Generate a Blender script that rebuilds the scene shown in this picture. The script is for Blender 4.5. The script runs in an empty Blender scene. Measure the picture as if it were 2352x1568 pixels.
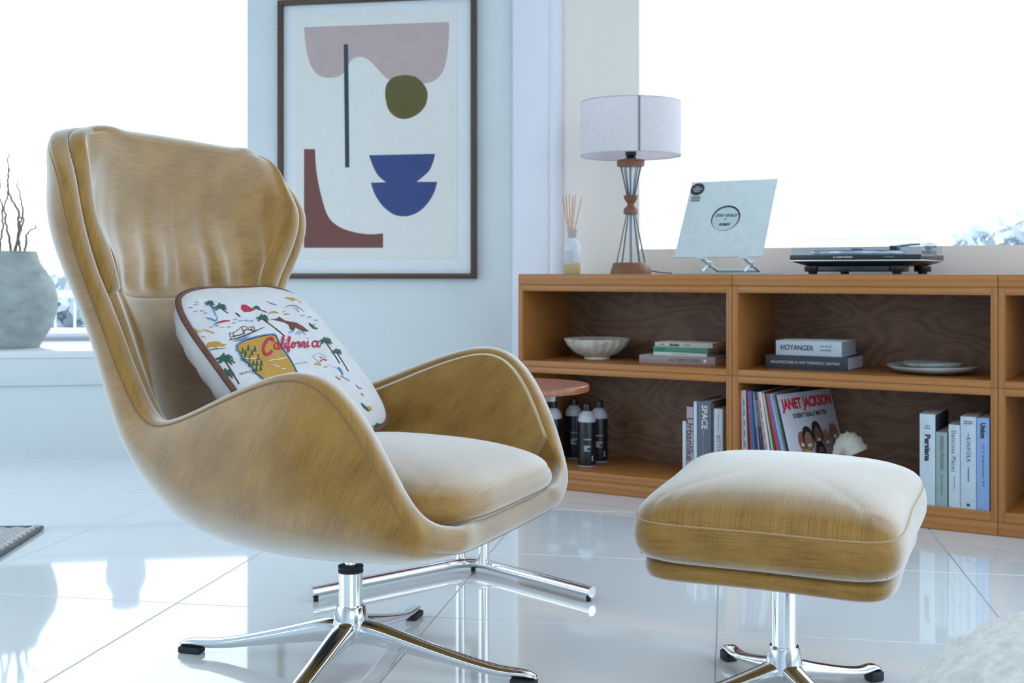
import bpy, bmesh, math, random
import numpy as np
from mathutils import Vector, Matrix
random.seed(7); np.random.seed(7)
sc = bpy.context.scene; COL = sc.collection

# ------------------------------------------------------------ camera, world, light, exposure
H = 0.77                                   # eye height
FPX = 2720.0                               # focal length in pixels of the 2352 px wide frame
cd = bpy.data.cameras.new('camera'); cam = bpy.data.objects.new('camera', cd); COL.objects.link(cam)
cam.location = (0, 0, H); cam.rotation_euler = (math.pi/2, 0, 0)
cd.sensor_width = 36.0; cd.lens = FPX/2352*36.0
cd.shift_y = -(784-626)/2352
cd.dof.use_dof = True; cd.dof.focus_distance = 2.3; cd.dof.aperture_fstop = 8.5
cd.clip_start = 0.02; cd.clip_end = 300
sc.camera = cam
w = bpy.data.worlds.new('sky'); sc.world = w; w.use_nodes = True
bg = w.node_tree.nodes['Background']; bg.inputs[0].default_value = (0.84, 0.93, 1.0, 1); bg.inputs[1].default_value = 2.9
sc.view_settings.view_transform = 'Standard'; sc.view_settings.look = 'None'
sc.view_settings.gamma = 1; sc.view_settings.use_curve_mapping = False
sc.view_settings.exposure = 0.0
cy = sc.cycles
cy.max_bounces = 8; cy.diffuse_bounces = 4; cy.glossy_bounces = 4; cy.transmission_bounces = 6; cy.transparent_max_bounces = 28
cy.use_denoising = True; cy.sample_clamp_indirect = 6; cy.caustics_reflective = False; cy.caustics_refractive = False

def area(name, loc, rot, sx, sy, power, color, portal=False):
    l = bpy.data.lights.new(name, 'AREA'); l.shape = 'RECTANGLE'; l.size = sx; l.size_y = sy
    l.energy = power; l.color = color
    o = bpy.data.objects.new(name, l); COL.objects.link(o); o.location = loc; o.rotation_euler = rot
    if portal: l.cycles.is_portal = True
    return o
# fill lamps added under the ceiling, unseen behind the camera
area('fill_light', (-1.5, -0.6, 2.72), (0, 0, 0), 1.2, 1.2, 22, (0.95, 0.97, 1.0))
area('fill_light', (1.5, -0.6, 2.72), (0, 0, 0), 1.2, 1.2, 22, (0.95, 0.97, 1.0))

# ------------------------------------------------------------ materials
def mat(name, color=(.8,.8,.8), rough=.5, metal=0.0, **kw):
    m = bpy.data.materials.new(name); m.use_nodes = True
    p = m.node_tree.nodes['Principled BSDF']
    p.inputs['Base Color'].default_value = (*color, 1); p.inputs['Roughness'].default_value = rough
    p.inputs['Metallic'].default_value = metal
    for k, v in kw.items():
        k = k.replace('_', ' ')
        p.inputs[k].default_value = v
    return m
def N(m, t, **kw):
    n = m.node_tree.nodes.new(t)
    for k, v in kw.items(): setattr(n, k, v)
    return n
def L(m, a, b): m.node_tree.links.new(a, b)
def P(m): return m.node_tree.nodes['Principled BSDF']
def noisy(m, c1, c2, scale=(5,5,5), detail=4, coord='Object', bump=0.0, rough_noise=.6, lo=.3, hi=.7, dist=0.0, bdist=.002):
    tc = N(m, 'ShaderNodeTexCoord'); mp = N(m, 'ShaderNodeMapping'); mp.inputs['Scale'].default_value = scale
    no = N(m, 'ShaderNodeTexNoise'); no.inputs['Scale'].default_value = 1; no.inputs['Detail'].default_value = detail
    no.inputs['Roughness'].default_value = rough_noise; no.inputs['Distortion'].default_value = dist
    cr = N(m, 'ShaderNodeValToRGB'); e = cr.color_ramp.elements
    e[0].position = lo; e[0].color = (*c1, 1); e[1].position = hi; e[1].color = (*c2, 1)
    L(m, tc.outputs[coord], mp.inputs[0]); L(m, mp.outputs[0], no.inputs['Vector']); L(m, no.outputs[0], cr.inputs[0])
    L(m, cr.outputs[0], P(m).inputs['Base Color'])
    if bump:
        b = N(m, 'ShaderNodeBump'); b.inputs['Strength'].default_value = bump; b.inputs['Distance'].default_value = bdist
        L(m, no.outputs[0], b.inputs['Height']); L(m, b.outputs[0], P(m).inputs['Normal'])
    return m

def velvet(name):
    """mustard slub velvet: fine ribs across u and long soft streaks, UV in metres"""
    m = mat(name, rough=.85)
    tc = N(m, 'ShaderNodeTexCoord')
    def ns(scale, detail=3):
        mp = N(m, 'ShaderNodeMapping'); mp.inputs['Scale'].default_value = scale
        no = N(m, 'ShaderNodeTexNoise'); no.inputs['Scale'].default_value = 1; no.inputs['Detail'].default_value = detail
        L(m, tc.outputs['UV'], mp.inputs[0]); L(m, mp.outputs[0], no.inputs['Vector']); return no.outputs[0]
    a = ns((16, 420, 1)); b = ns((700, 30, 1)); c = ns((9, 12, 1), 3)
    def mth(op, x, y):
        n = N(m, 'ShaderNodeMath', operation=op)
        for i, v in enumerate((x, y)):
            if isinstance(v, (int, float)): n.inputs[i].default_value = v
            else: L(m, v, n.inputs[i])
        return n.outputs[0]
    s = mth('ADD', mth('MULTIPLY', a, .52), mth('ADD', mth('MULTIPLY', b, .20), mth('MULTIPLY', c, .50)))
    cr = N(m, 'ShaderNodeValToRGB'); e = cr.color_ramp.elements
    e[0].position = .44; e[0].color = (.205, .102, .018, 1); e[1].position = .80; e[1].color = (.405, .228, .055, 1)
    L(m, s, cr.inputs[0])
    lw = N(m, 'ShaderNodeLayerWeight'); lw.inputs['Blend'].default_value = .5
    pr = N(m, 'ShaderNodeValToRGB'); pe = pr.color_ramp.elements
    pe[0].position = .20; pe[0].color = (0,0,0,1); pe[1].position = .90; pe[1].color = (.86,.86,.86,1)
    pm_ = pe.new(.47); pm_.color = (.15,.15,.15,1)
    mx = N(m, 'ShaderNodeMix', data_type='RGBA'); mx.inputs[7].default_value = (.88, .87, .85, 1)  # near-white mixed in at grazing view: sheen put into the base colour
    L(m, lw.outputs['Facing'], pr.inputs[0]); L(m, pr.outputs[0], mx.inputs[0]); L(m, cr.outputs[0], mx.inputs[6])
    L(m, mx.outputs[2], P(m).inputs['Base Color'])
    wv = N(m, 'ShaderNodeTexWave', wave_type='BANDS', bands_direction='X'); wv.inputs['Scale'].default_value = 150
    wv.inputs['Distortion'].default_value = .6; L(m, tc.outputs['UV'], wv.inputs['Vector'])
    bp = N(m, 'ShaderNodeBump'); bp.inputs['Strength'].default_value = .22; bp.inputs['Distance'].default_value = .0016
    hh = mth('ADD', mth('MULTIPLY', wv.outputs[1], .5), a)
    L(m, hh, bp.inputs['Height']); L(m, bp.outputs[0], P(m).inputs['Normal'])
    p = P(m); p.inputs['Sheen Weight'].default_value = 1.0; p.inputs['Sheen Roughness'].default_value = .20; p.inputs['Roughness'].default_value = .44
    p.inputs['Sheen Tint'].default_value = (.93, .93, .90, 1); p.inputs['Specular IOR Level'].default_value = .3
    return m

def oak(name, c1, c2, scale, wscale=3.0, dist=6.0, axis='Z', rough=.42):
    m = mat(name, rough=rough)
    tc = N(m, 'ShaderNodeTexCoord'); mp = N(m, 'ShaderNodeMapping'); mp.inputs['Scale'].default_value = scale
    wv = N(m, 'ShaderNodeTexWave', wave_type='BANDS', bands_direction=axis); wv.inputs['Scale'].default_value = wscale
    wv.inputs['Distortion'].default_value = dist; wv.inputs['Detail'].default_value = 3; wv.inputs['Detail Scale'].default_value = .8
    wv.inputs['Detail Roughness'].default_value = .6
    L(m, tc.outputs['Object'], mp.inputs[0]); L(m, mp.outputs[0], wv.inputs['Vector'])
    no = N(m, 'ShaderNodeTexNoise'); no.inputs['Scale'].default_value = 60; no.inputs['Detail'].default_value = 3
    mp2 = N(m, 'ShaderNodeMapping'); mp2.inputs['Scale'].default_value = (scale[0]*.35, scale[1], scale[2]*2.2)
    L(m, tc.outputs['Object'], mp2.inputs[0]); L(m, mp2.outputs[0], no.inputs['Vector'])
    mx = N(m, 'ShaderNodeMath', operation='MULTIPLY_ADD'); mx.inputs[1].default_value = .45
    L(m, no.outputs[0], mx.inputs[0]); ml = N(m, 'ShaderNodeMath', operation='MULTIPLY'); ml.inputs[1].default_value = .34
    L(m, wv.outputs[1], ml.inputs[0]); L(m, ml.outputs[0], mx.inputs[2])
    cr = N(m, 'ShaderNodeValToRGB'); e = cr.color_ramp.elements
    e[0].position = .12; e[0].color = (*c1, 1); e[1].position = .72; e[1].color = (*c2, 1)
    L(m, mx.outputs[0], cr.inputs[0]); L(m, cr.outputs[0], P(m).inputs['Base Color'])
    return m

def glass_pane(name, tint=(.97,.985,1), refl=1.45, rough=0.0):
    m = bpy.data.materials.new(name); m.use_nodes = True; nt = m.node_tree; nt.nodes.clear()
    out = nt.nodes.new('ShaderNodeOutputMaterial'); mix = nt.nodes.new('ShaderNodeMixShader')
    tr = nt.nodes.new('ShaderNodeBsdfTransparent'); tr.inputs[0].default_value = (*tint, 1)
    gl = nt.nodes.new('ShaderNodeBsdfGlossy'); gl.inputs['Roughness'].default_value = rough
    fr = nt.nodes.new('ShaderNodeFresnel'); fr.inputs[0].default_value = refl
    ge = nt.nodes.new('ShaderNodeNewGeometry'); iv = nt.nodes.new('ShaderNodeMath'); iv.operation = 'SUBTRACT'; iv.inputs[0].default_value = 1
    nt.links.new(ge.outputs['Backfacing'], iv.inputs[1]); mu = nt.nodes.new('ShaderNodeMath'); mu.operation = 'MULTIPLY'
    nt.links.new(fr.outputs[0], mu.inputs[0]); nt.links.new(iv.outputs[0], mu.inputs[1]); nt.links.new(mu.outputs[0], mix.inputs[0]); nt.links.new(tr.outputs[0], mix.inputs[1]); nt.links.new(gl.outputs[0], mix.inputs[2])
    nt.links.new(mix.outputs[0], out.inputs[0]); return m

M = {}
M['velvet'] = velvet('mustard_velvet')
M['welt'] = mat('mustard_welt', (.22,.12,.035), .9, Sheen_Weight=.3)
M['seam'] = mat('mustard_seam', (.42,.27,.11), .9, Sheen_Weight=.6)
M['wall'] = noisy(mat('wall_paint', rough=.55), (.70,.77,.80), (.73,.80,.83), (3,3,3))
M['wall_white'] = noisy(mat('white_paint', rough=.5), (.84,.84,.93), (.87,.87,.95), (3,3,3))
M['wall_warm'] = noisy(mat('warm_white_paint', rough=.6), (.90,.83,.77), (.92,.86,.80), (4,4,1))
M['sill'] = noisy(mat('sill_gloss', rough=.22), (.80,.83,.87), (.84,.87,.90), (6,6,6))
M['ceiling'] = noisy(mat('ceiling_paint', rough=.8), (.80,.83,.85), (.83,.86,.88), (3,3,3))
M['tile'] = noisy(mat('glossy_tile', rough=.05), (.86,.91,.95), (.89,.94,.97), (1.3,1.3,1.3), detail=2)
P(M['tile']).inputs['IOR'].default_value = 1.55
P(M['tile']).inputs['Coat Weight'].default_value = .35; P(M['tile']).inputs['Coat Roughness'].default_value = .03
M['grout'] = noisy(mat('grout', rough=.9), (.42,.45,.50), (.55,.58,.62), (20,20,20))
M['oak'] = oak('oak_front', (.33,.128,.030), (.47,.195,.050), (2,3,16), 1.0, 3.0)
M['oak_side'] = oak('oak_upright', (.32,.124,.030), (.45,.185,.048), (16,3,2), 1.2, 2.0, 'X')
def figured(name, c1, c2):
    """cathedral-figured veneer: contour rings of a stretched noise"""
    m = mat(name, rough=.5)
    tc = N(m, 'ShaderNodeTexCoord'); mp = N(m, 'ShaderNodeMapping'); mp.inputs['Scale'].default_value = (2.1, 1.0, 5.2)
    oi = N(m, 'ShaderNodeObjectInfo'); vm = N(m, 'ShaderNodeVectorMath', operation='ADD')
    L(m, tc.outputs['Object'], vm.inputs[0]); L(m, oi.outputs['Location'], vm.inputs[1]); L(m, vm.outputs[0], mp.inputs[0])
    no = N(m, 'ShaderNodeTexNoise'); no.inputs['Scale'].default_value = 1.3; no.inputs['Detail'].default_value = 1.6; no.inputs['Roughness'].default_value = .42
    L(m, mp.outputs[0], no.inputs['Vector'])
    mu = N(m, 'ShaderNodeMath', operation='MULTIPLY'); mu.inputs[1].default_value = 95; L(m, no.outputs[0], mu.inputs[0])
    si = N(m, 'ShaderNodeMath', operation='SINE'); L(m, mu.outputs[0], si.inputs[0])
    fi = N(m, 'ShaderNodeTexNoise'); fi.inputs['Scale'].default_value = 1; fi.inputs['Detail'].default_value = 3
    mp2 = N(m, 'ShaderNodeMapping'); mp2.inputs['Scale'].default_value = (25, 10, 260); L(m, tc.outputs['Object'], mp2.inputs[0]); L(m, mp2.outputs[0], fi.inputs['Vector'])
    ad = N(m, 'ShaderNodeMath', operation='MULTIPLY_ADD'); ad.inputs[1].default_value = .22; L(m, si.outputs[0], ad.inputs[0]); L(m, fi.outputs[0], ad.inputs[2])
    r_ = N(m, 'ShaderNodeValToRGB'); e = r_.color_ramp.elements
    e[0].position = .12; e[0].color = (*c1, 1); e[1].position = .72; e[1].color = (*c2, 1)
    L(m, ad.outputs[0], r_.inputs[0]); L(m, r_.outputs[0], P(m).inputs['Base Color']); return m
M['oak_back'] = figured('oak_back_panel', (.12,.060,.032), (.215,.117,.064))
M['walnut'] = oak('turned_walnut', (.13,.045,.022), (.30,.12,.06), (8,8,30), 2, 4)
M['cherry'] = oak('cherry_top', (.26,.072,.03), (.38,.12,.055), (6,20,6), 1.2, 3.0, 'Y', rough=.25)
M['chrome'] = mat('polished_aluminium', (.80,.84,.88), .09, 1.0)
M['chrome2'] = mat('chrome', (.86,.88,.9), .05, 1.0)
M['rubber'] = noisy(mat('black_rubber', rough=.6), (.012,.014,.018), (.02,.022,.028), (40,40,40))
M['blackmetal'] = noisy(mat('black_steel', rough=.35), (.012,.015,.022), (.02,.024,.034), (30,30,30))
M['frame'] = oak('dark_frame_wood', (.055,.034,.024), (.10,.062,.042), (5,5,5), 3, 2)
M['pane'] = glass_pane('picture_glass', (1,1,1), 1.38)
M['window_glass'] = glass_pane('window_glass', (.96,.985,1), 1.3)
M['acrylic'] = glass_pane('clear_acrylic', (.80,.90,.93), 1.5, .02)
M['lid'] = glass_pane('dust_cover_acrylic', (.925,.965,.995), 1.45, .01)
M['mount'] = noisy(mat('passepartout', rough=.8), (.84,.89,.93), (.86,.91,.95), (9,9,9))
M['paper'] = noisy(mat('poster_paper', rough=.8), (.84,.84,.81), (.87,.87,.84), (40,40,40))
def flat(name, c, r=.75): 
    return noisy(mat(name, rough=r), tuple(x*.94 for x in c), tuple(min(1,x*1.05) for x in c), (30,30,30))
M['stone'] = noisy(mat('grey_stone_glaze', rough=.75), (.26,.30,.29), (.46,.52,.50), (9,9,22), detail=8, bump=.5, bdist=.004)
M['marble'] = noisy(mat('bowl_marble', rough=.45), (.50,.47,.42), (.78,.79,.73), (18,18,30), detail=6)
M['plate'] = noisy(mat('plate_glaze', rough=.5), (.30,.33,.33), (.50,.54,.53), (22,22,22), detail=6)
M['twig'] = noisy(mat('twig_bark', rough=.8), (.20,.15,.12), (.36,.30,.26), (60,60,9))
M['cotton'] = noisy(mat('cotton_white', rough=.85), (.58,.58,.60), (.65,.65,.67), (25,25,25), bump=.15)
P(M['cotton']).inputs['Sheen Weight'].default_value = .2
M['brownpipe'] = noisy(mat('brown_piping', rough=.85), (.10,.045,.035), (.17,.08,.06), (160,160,160), bump=.4)
M['bottle_black'] = mat('bottle_black', (.010,.013,.020), .28)
M['bottle_white'] = mat('bottle_white', (.50,.53,.62), .35)
M['ink'] = mat('ink_dark', (.03,.035,.045), .7)
M['inkwhite'] = mat('ink_white', (.75,.78,.82), .7)
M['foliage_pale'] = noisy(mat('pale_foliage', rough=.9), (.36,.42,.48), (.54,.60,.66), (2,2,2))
M['rail'] = noisy(mat('railing_paint', rough=.6), (.72,.75,.8), (.78,.80,.85), (3,3,3))
M['deck'] = noisy(mat('terrace_paving', rough=.8), (.50,.52,.54), (.58,.60,.62), (1,1,1))
M['rug'] = noisy(mat('rug_wool', rough=.95), (.34,.34,.33), (.66,.67,.66), (90,90,90), detail=5, bump=.8, bdist=.004)
M['rugdark'] = noisy(mat('rug_dark_wool', rough=.95), (.12,.12,.12), (.25,.25,.25), (120,120,120), bump=.8)
M['boucle'] = noisy(mat('cream_boucle', rough=.95), (.55,.56,.53), (.80,.81,.77), (70,70,70), detail=5, bump=1.0, bdist=.008)
P(M['boucle']).inputs['Sheen Weight'].default_value = .4

def linen():
    m = bpy.data.materials.new('linen_shade'); m.use_nodes = True; nt = m.node_tree
    p = P(m); out = nt.nodes['Material Output']
    noisy(m, (.80,.80,.83), (.93,.93,.95), (260,260,60), detail=3, lo=.35, hi=.65)
    p.inputs['Roughness'].default_value = .9
    tr = nt.nodes.new('ShaderNodeBsdfTranslucent'); tr.inputs[0].default_value = (.84,.76,.78,1)
    mx = nt.nodes.new('ShaderNodeMixShader'); mx.inputs[0].default_value = .42
    nt.links.new(p.outputs[0], mx.inputs[1]); nt.links.new(tr.outputs[0], mx.inputs[2]); nt.links.new(mx.outputs[0], out.inputs[0])
    return m
M['linen'] = linen()

# ------------------------------------------------------------ helpers
def tag(o, label=None, cat=None, group=None, kind=None):
    if label: o['label'] = label
    if cat: o['category'] = cat
    if group: o['group'] = group
    if kind: o['kind'] = kind
    return o
def thing(name, label, cat, loc=(0,0,0), rz=0.0, group=None):
    o = bpy.data.objects.new(name, None); COL.objects.link(o); o.empty_display_size = .05
    o.location = loc; o.rotation_euler = (0,0,rz)
    return tag(o, label, cat, group)
def mesh_obj(name, me, parent=None, loc=None, rot=None):
    o = bpy.data.objects.new(name, me); COL.objects.link(o)
    if parent is not None: o.parent = parent
    if loc is not None: o.location = loc
    if rot is not None: o.rotation_euler = rot
    return o
def mk(name, verts, faces, m, parent=None, smooth=True, uv=None, loc=None, rot=None, fix=True):
    me = bpy.data.meshes.new(name)
    me.from_pydata([tuple(map(float, v)) for v in verts], [], [tuple(f) for f in faces])
    if uv is not None:
        ul = me.uv_layers.new(name='UVMap')
        for lp in me.loops: ul.data[lp.index].uv = uv[lp.vertex_index]
    if fix:
        b = bmesh.new(); b.from_mesh(me); bmesh.ops.recalc_face_normals(b, faces=b.faces); b.to_mesh(me); b.free()
    if smooth:
        for p in me.polygons: p.use_smooth = True
    me.materials.append(M[m] if isinstance(m, str) else m)
    return mesh_obj(name, me, parent, loc, rot)
def auto_smooth(o, ang=35):
    me = o.data
    b = bmesh.new(); b.from_mesh(me)
    for e in b.edges:
        if len(e.link_faces) == 2 and e.calc_face_angle(0) > math.radians(ang): e.smooth = False
    for f in b.faces: f.smooth = True
    b.to_mesh(me); b.free(); return o
class B:
    """collects shapes in one bmesh"""
    def __init__(s): s.v = []; s.f = []
    def add(s, v, f):
        n = len(s.v); s.v += [tuple(x) for x in v]; s.f += [tuple(i+n for i in q) for q in f]; return s
    def box(s, x0, x1, y0, y1, z0, z1, mtx=None):
        v = [Vector((x, y, z)) for x in (x0, x1) for y in (y0, y1) for z in (z0, z1)]
        if mtx is not None: v = [mtx @ q for q in v]
        return s.add(v, [(0,1,3,2),(4,6,7,5),(0,4,5,1),(2,3,7,6),(0,2,6,4),(1,5,7,3)])
    def lathe(s, prof, n=32, lobes=0, amp=0.0, c=(0,0,0)):
        v = []; f = []; m = len(prof)
        for i in range(n):
            a = 2*math.pi*i/n
            for j, (r, z) in enumerate(prof):
                k = 1 + (amp*abs(math.cos(a*lobes/2)) - amp*.5 if lobes else 0)
                v.append((c[0]+r*k*math.cos(a), c[1]+r*k*math.sin(a), c[2]+z))
        for i in range(n):
            for j in range(m-1):
                a, b2 = i*m+j, ((i+1) % n)*m+j
                f.append((a, b2, b2+1, a+1))
        return s.add(v, f)
    def tube(s, pts, r, n=8, caps=True):
        pts = [Vector(p) for p in pts]; rr = r if hasattr(r, '__len__') else [r]*len(pts)
        v = []; f = []; up = None
        for i, p in enumerate(pts):
            d = (pts[min(i+1, len(pts)-1)] - pts[max(i-1, 0)]).normalized()
            if up is None: up = Vector((0,0,1)) if abs(d.z) < .9 else Vector((1,0,0))
            x = d.cross(up)
            if x.length < 1e-6: x = d.orthogonal()
            x.normalize(); y = x.cross(d).normalized(); up = y
            for k in range(n):
                a = 2*math.pi*k/n; v.append(p + x*rr[i]*math.cos(a) + y*rr[i]*math.sin(a))
        for i in range(len(pts)-1):
            for k in range(n): f.append((i*n+k, i*n+(k+1) % n, (i+1)*n+(k+1) % n, (i+1)*n+k))
        if caps: f.append(tuple(range(n))[::-1]); f.append(tuple((len(pts)-1)*n+k for k in range(n)))
        return s.add(v, f)
    def prism(s, poly, y0, y1):          # poly in xz, extruded along y
        n = len(poly)
        v = [(x, y0, z) for x, z in poly] + [(x, y1, z) for x, z in poly]
        return s.add(v, [tuple(range(n)), tuple(range(2*n-1, n-1, -1))] + [(i, i+n, (i+1) % n+n, (i+1) % n) for i in range(n)])
    def build(s, name, m, parent=None, bevel=0.0, smooth=False, seg=2, loc=None, rot=None, ang=35):
        me = bpy.data.meshes.new(name); me.from_pydata(s.v, [], s.f)
        b = bmesh.new(); b.from_mesh(me); bmesh.ops.remove_doubles(b, verts=b.verts, dist=1e-6)
        bmesh.ops.recalc_face_normals(b, faces=b.faces)
        if bevel: 
            es = [e for e in b.edges if len(e.link_faces) == 2 and e.calc_face_angle(0) > .5]
            bmesh.ops.bevel(b, geom=es, offset=bevel, segments=seg, profile=.5, affect='EDGES')
        if smooth or bevel:
            for f_ in b.faces: f_.smooth = True
            for e in b.edges:
                if len(e.link_faces) == 2 and e.calc_face_angle(0) > math.radians(ang): e.smooth = False
        b.to_mesh(me); b.free(); me.materials.append(M[m] if isinstance(m, str) else m)
        return mesh_obj(name, me, parent, loc, rot)
def cr(P_, n):
    """Catmull-Rom resample of control rows to n rows (uniform in index)"""
    P_ = np.array(P_, float); m = len(P_); out = []
    for t in np.linspace(0, m-1, n):
        i = min(int(t), m-2); u = t-i
        p0, p1, p2, p3 = P_[max(i-1,0)], P_[i], P_[i+1], P_[min(i+2,m-1)]
        out.append(.5*((2*p1)+(-p0+p2)*u+(2*p0-5*p1+4*p2-p3)*u*u+(-p0+3*p1-3*p2+p3)*u**3))
    return np.array(out)
def copy_tree(o, parent=None, label=None):
    c = o.copy(); COL.objects.link(c); c.parent = parent
    if label: c['label'] = label
    for ch in list(o.children): copy_tree(ch, c)
    return c
def text(parent, s, size, loc, rot, m, name='lettering', align='LEFT', bold=0.0, shear=0.0, sx=1.0, space=1.0, depth=.0003, yalign='CENTER'):
    cu = bpy.data.curves.new(name, 'FONT'); cu.body = s; cu.size = size; cu.align_x = align; cu.align_y = yalign
    cu.extrude = depth; cu.offset = bold; cu.shear = shear; cu.space_character = space; cu.resolution_u = 3
    t = bpy.data.objects.new(name, cu); COL.objects.link(t)
    bpy.context.view_layer.update()
    dg = bpy.context.evaluated_depsgraph_get()
    me = bpy.data.meshes.new_from_object(t.evaluated_get(dg)); bpy.data.objects.remove(t)
    if sx != 1.0:
        for v in me.vertices: v.co.x *= sx
    me.name = name; me.materials.clear(); me.materials.append(M[m] if isinstance(m, str) else m)
    return mesh_obj(name, me, parent, loc, rot)

# ------------------------------------------------------------ room shell
CZ = 2.75
K1 = Vector((-1.136, 5.08)); K2 = Vector((.015, 4.87))
dl = Vector((-.988, -.155)); dr = Vector((.859, -.512))
K0 = K1 + dl*2.7; K3 = K2 + dr*4.6; K4 = Vector((4.3, -3.2)); K5 = Vector((-4.3, -3.2))
ROOM = [K0, K1, K2, K3, K4, K5]

def frame_of(p, q):
    d = (q-p).normalized(); out = Vector((-d.y, d.x))
    return Matrix(((d.x, out.x, 0, p.x), (d.y, out.y, 0, p.y), (0, 0, 1, 0), (0, 0, 0, 1))), (q-p).length
def wall(name, p, q, m, holes=(), th=.16, z0=0, z1=CZ, t0=0, t1=None, y0=0.0):
    """wall slab between p and q; local y points out of the room"""
    F_, ln = frame_of(p, q); t1 = ln if t1 is None else t1; b = B()
    xs = sorted({t0, t1, *[h[0] for h in holes], *[h[1] for h in holes]})
    for a, c in zip(xs[:-1], xs[1:]):
        hs = [h for h in holes if h[0] <= a+1e-6 and h[1] >= c-1e-6]
        zz = z0
        for h in sorted(hs, key=lambda h: h[2]):
            if h[2] > zz: b.box(a, c, y0, y0+th, zz, h[2], F_)
            zz = h[3]
        if z1 > zz: b.box(a, c, y0, y0+th, zz, z1, F_)
    o = b.build(name, m); o['kind'] = 'structure'; return o
def window(name, p, q, t0, t1, z0, z1, y, portal_power=True, mull=()):
    F_, ln = frame_of(p, q)
    fr = B()
    fr.box(t0, t1, y, y+.05, z0, z0+.035, F_); fr.box(t0, t1, y, y+.05, z1-.05, z1, F_)
    fr.box(t0, t0+.04, y, y+.05, z0, z1, F_); fr.box(t1-.04, t1, y, y+.05, z0, z1, F_)
    o = fr.build(name, 'rail'); o['kind'] = 'structure'
    for mm in mull: B().box(mm-.02, mm+.02, y+.005, y+.045, z0+.035, z1-.05, F_).build('mullion', 'rail', o)
    B().box(t0+.04, t1-.04, y+.02, y+.028, z0+.035, z1-.05, F_).build('window_pane', 'window_glass', o)
    d = (q-p).normalized(); c = F_ @ Vector(((t0+t1)/2, y+.07, (z0+z1)/2))
    ang = math.atan2(d.y, d.x)
    # portal: light leaves the area along its local -Z, which must point into the room (local -y)
    area('window_portal', c, (math.radians(-90), 0, ang), t1-t0, z1-z0, 1, (1,1,1), portal=True)
    return o

# floor slab (grout) and clipped tiles
def clip_poly(poly, half):
    nx, ny, c = half; out = []
    for i in range(len(poly)):
        a, b_ = poly[i], poly[(i+1) % len(poly)]
        da, db = nx*a[0]+ny*a[1]-c, nx*b_[0]+ny*b_[1]-c
        if da <= 0: out.append(a)
        if (da < 0 < db) or (db < 0 < da):
            t = da/(da-db); out.append((a[0]+(b_[0]-a[0])*t, a[1]+(b_[1]-a[1])*t))
    return out
def in_halves():
    hs = []
    for i in range(len(ROOM)):
        p, q = ROOM[i], ROOM[(i+1) % len(ROOM)]; d = (q-p).normalized(); n = Vector((-d.y, d.x))
        hs.append((n.x, n.y, n.dot(p)))
    return hs
HS = in_halves()
fb = B(); n_ = len(ROOM)
fb.add([(p.x, p.y, -.0025) for p in ROOM] + [(p.x, p.y, -.12) for p in ROOM],
       [tuple(range(n_)), tuple(range(2*n_-1, n_-1, -1))] + [(i, i+n_, (i+1) % n_+n_, (i+1) % n_) for i in range(n_)])
floor = fb.build('floor', 'grout'); floor['kind'] = 'structure'
d2 = Vector((.984, -.179)).normalized(); d1 = Vector((.179, .984)).normalized(); TS = .62; G = .0013
def tile_mesh(poly):
    n = len(poly); b = B()
    cx = sum(p[0] for p in poly)/n; cyy = sum(p[1] for p in poly)/n
    ins = [(cx+(p[0]-cx)*(1-.004), cyy+(p[1]-cyy)*(1-.004)) for p in poly]
    v = [(x, y, 0) for x, y in ins] + [(x, y, -.001) for x, y in poly] + [(x, y, -.008) for x, y in poly]
    f = [tuple(range(n))] + [(i, (i+1) % n, n+(i+1) % n, n+i) for i in range(n)] + [(n+i, n+(i+1) % n, 2*n+(i+1) % n, 2*n+i) for i in range(n)]
    me = bpy.data.meshes.new('tile'); me.from_pydata(v, [], f); me.materials.append(M['tile'])
    bb = bmesh.new(); bb.from_mesh(me); bmesh.ops.recalc_face_normals(bb, faces=bb.faces); bb.to_mesh(me); bb.free()
    if me.polygons[0].normal.z < 0: me.flip_normals()
    return me
full = None
for i in range(-10, 11):
    for j in range(-12, 9):
        a0, b0 = -1.263+TS*i, 2.576+TS*j
        cor = [(a0+G, b0+G), (a0+TS-G, b0+G), (a0+TS-G, b0+TS-G), (a0+G, b0+TS-G)]
        poly = [tuple(d2*a+d1*b_) for a, b_ in cor]
        pc = poly
        for h in HS:
            if pc: pc = clip_poly(pc, h)
        if len(pc) < 3: continue
        if len(pc) == 4 and all(abs(p[0]-q[0])+abs(p[1]-q[1]) < 1e-9 for p, q in zip(pc, poly)):
            if full is None: full = tile_mesh([(0,0), (TS-2*G,0), (TS-2*G,TS-2*G), (0,TS-2*G)])
            mesh_obj('tile', full, floor, (*poly[0], 0), (0, 0, math.atan2(d2.y, d2.x)))
        else:
            ar = abs(sum(pc[k][0]*pc[(k+1) % len(pc)][1]-pc[(k+1) % len(pc)][0]*pc[k][1] for k in range(len(pc))))/2
            if ar < .002: continue
            mesh_obj('tile', tile_mesh(pc), floor)
cb = B()
cb.add([(p.x, p.y, CZ) for p in ROOM] + [(p.x, p.y, CZ+.1) for p in ROOM],
       [tuple(range(n_)), tuple(range(2*n_-1, n_-1, -1))] + [(i, i+n_, (i+1) % n_+n_, (i+1) % n_) for i in range(n_)])
o = cb.build('ceiling', 'ceiling'); o['kind'] = 'structure'
# back wall that carries the picture
wall('wall_back', K1, K2, 'wall', th=.10)
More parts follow.
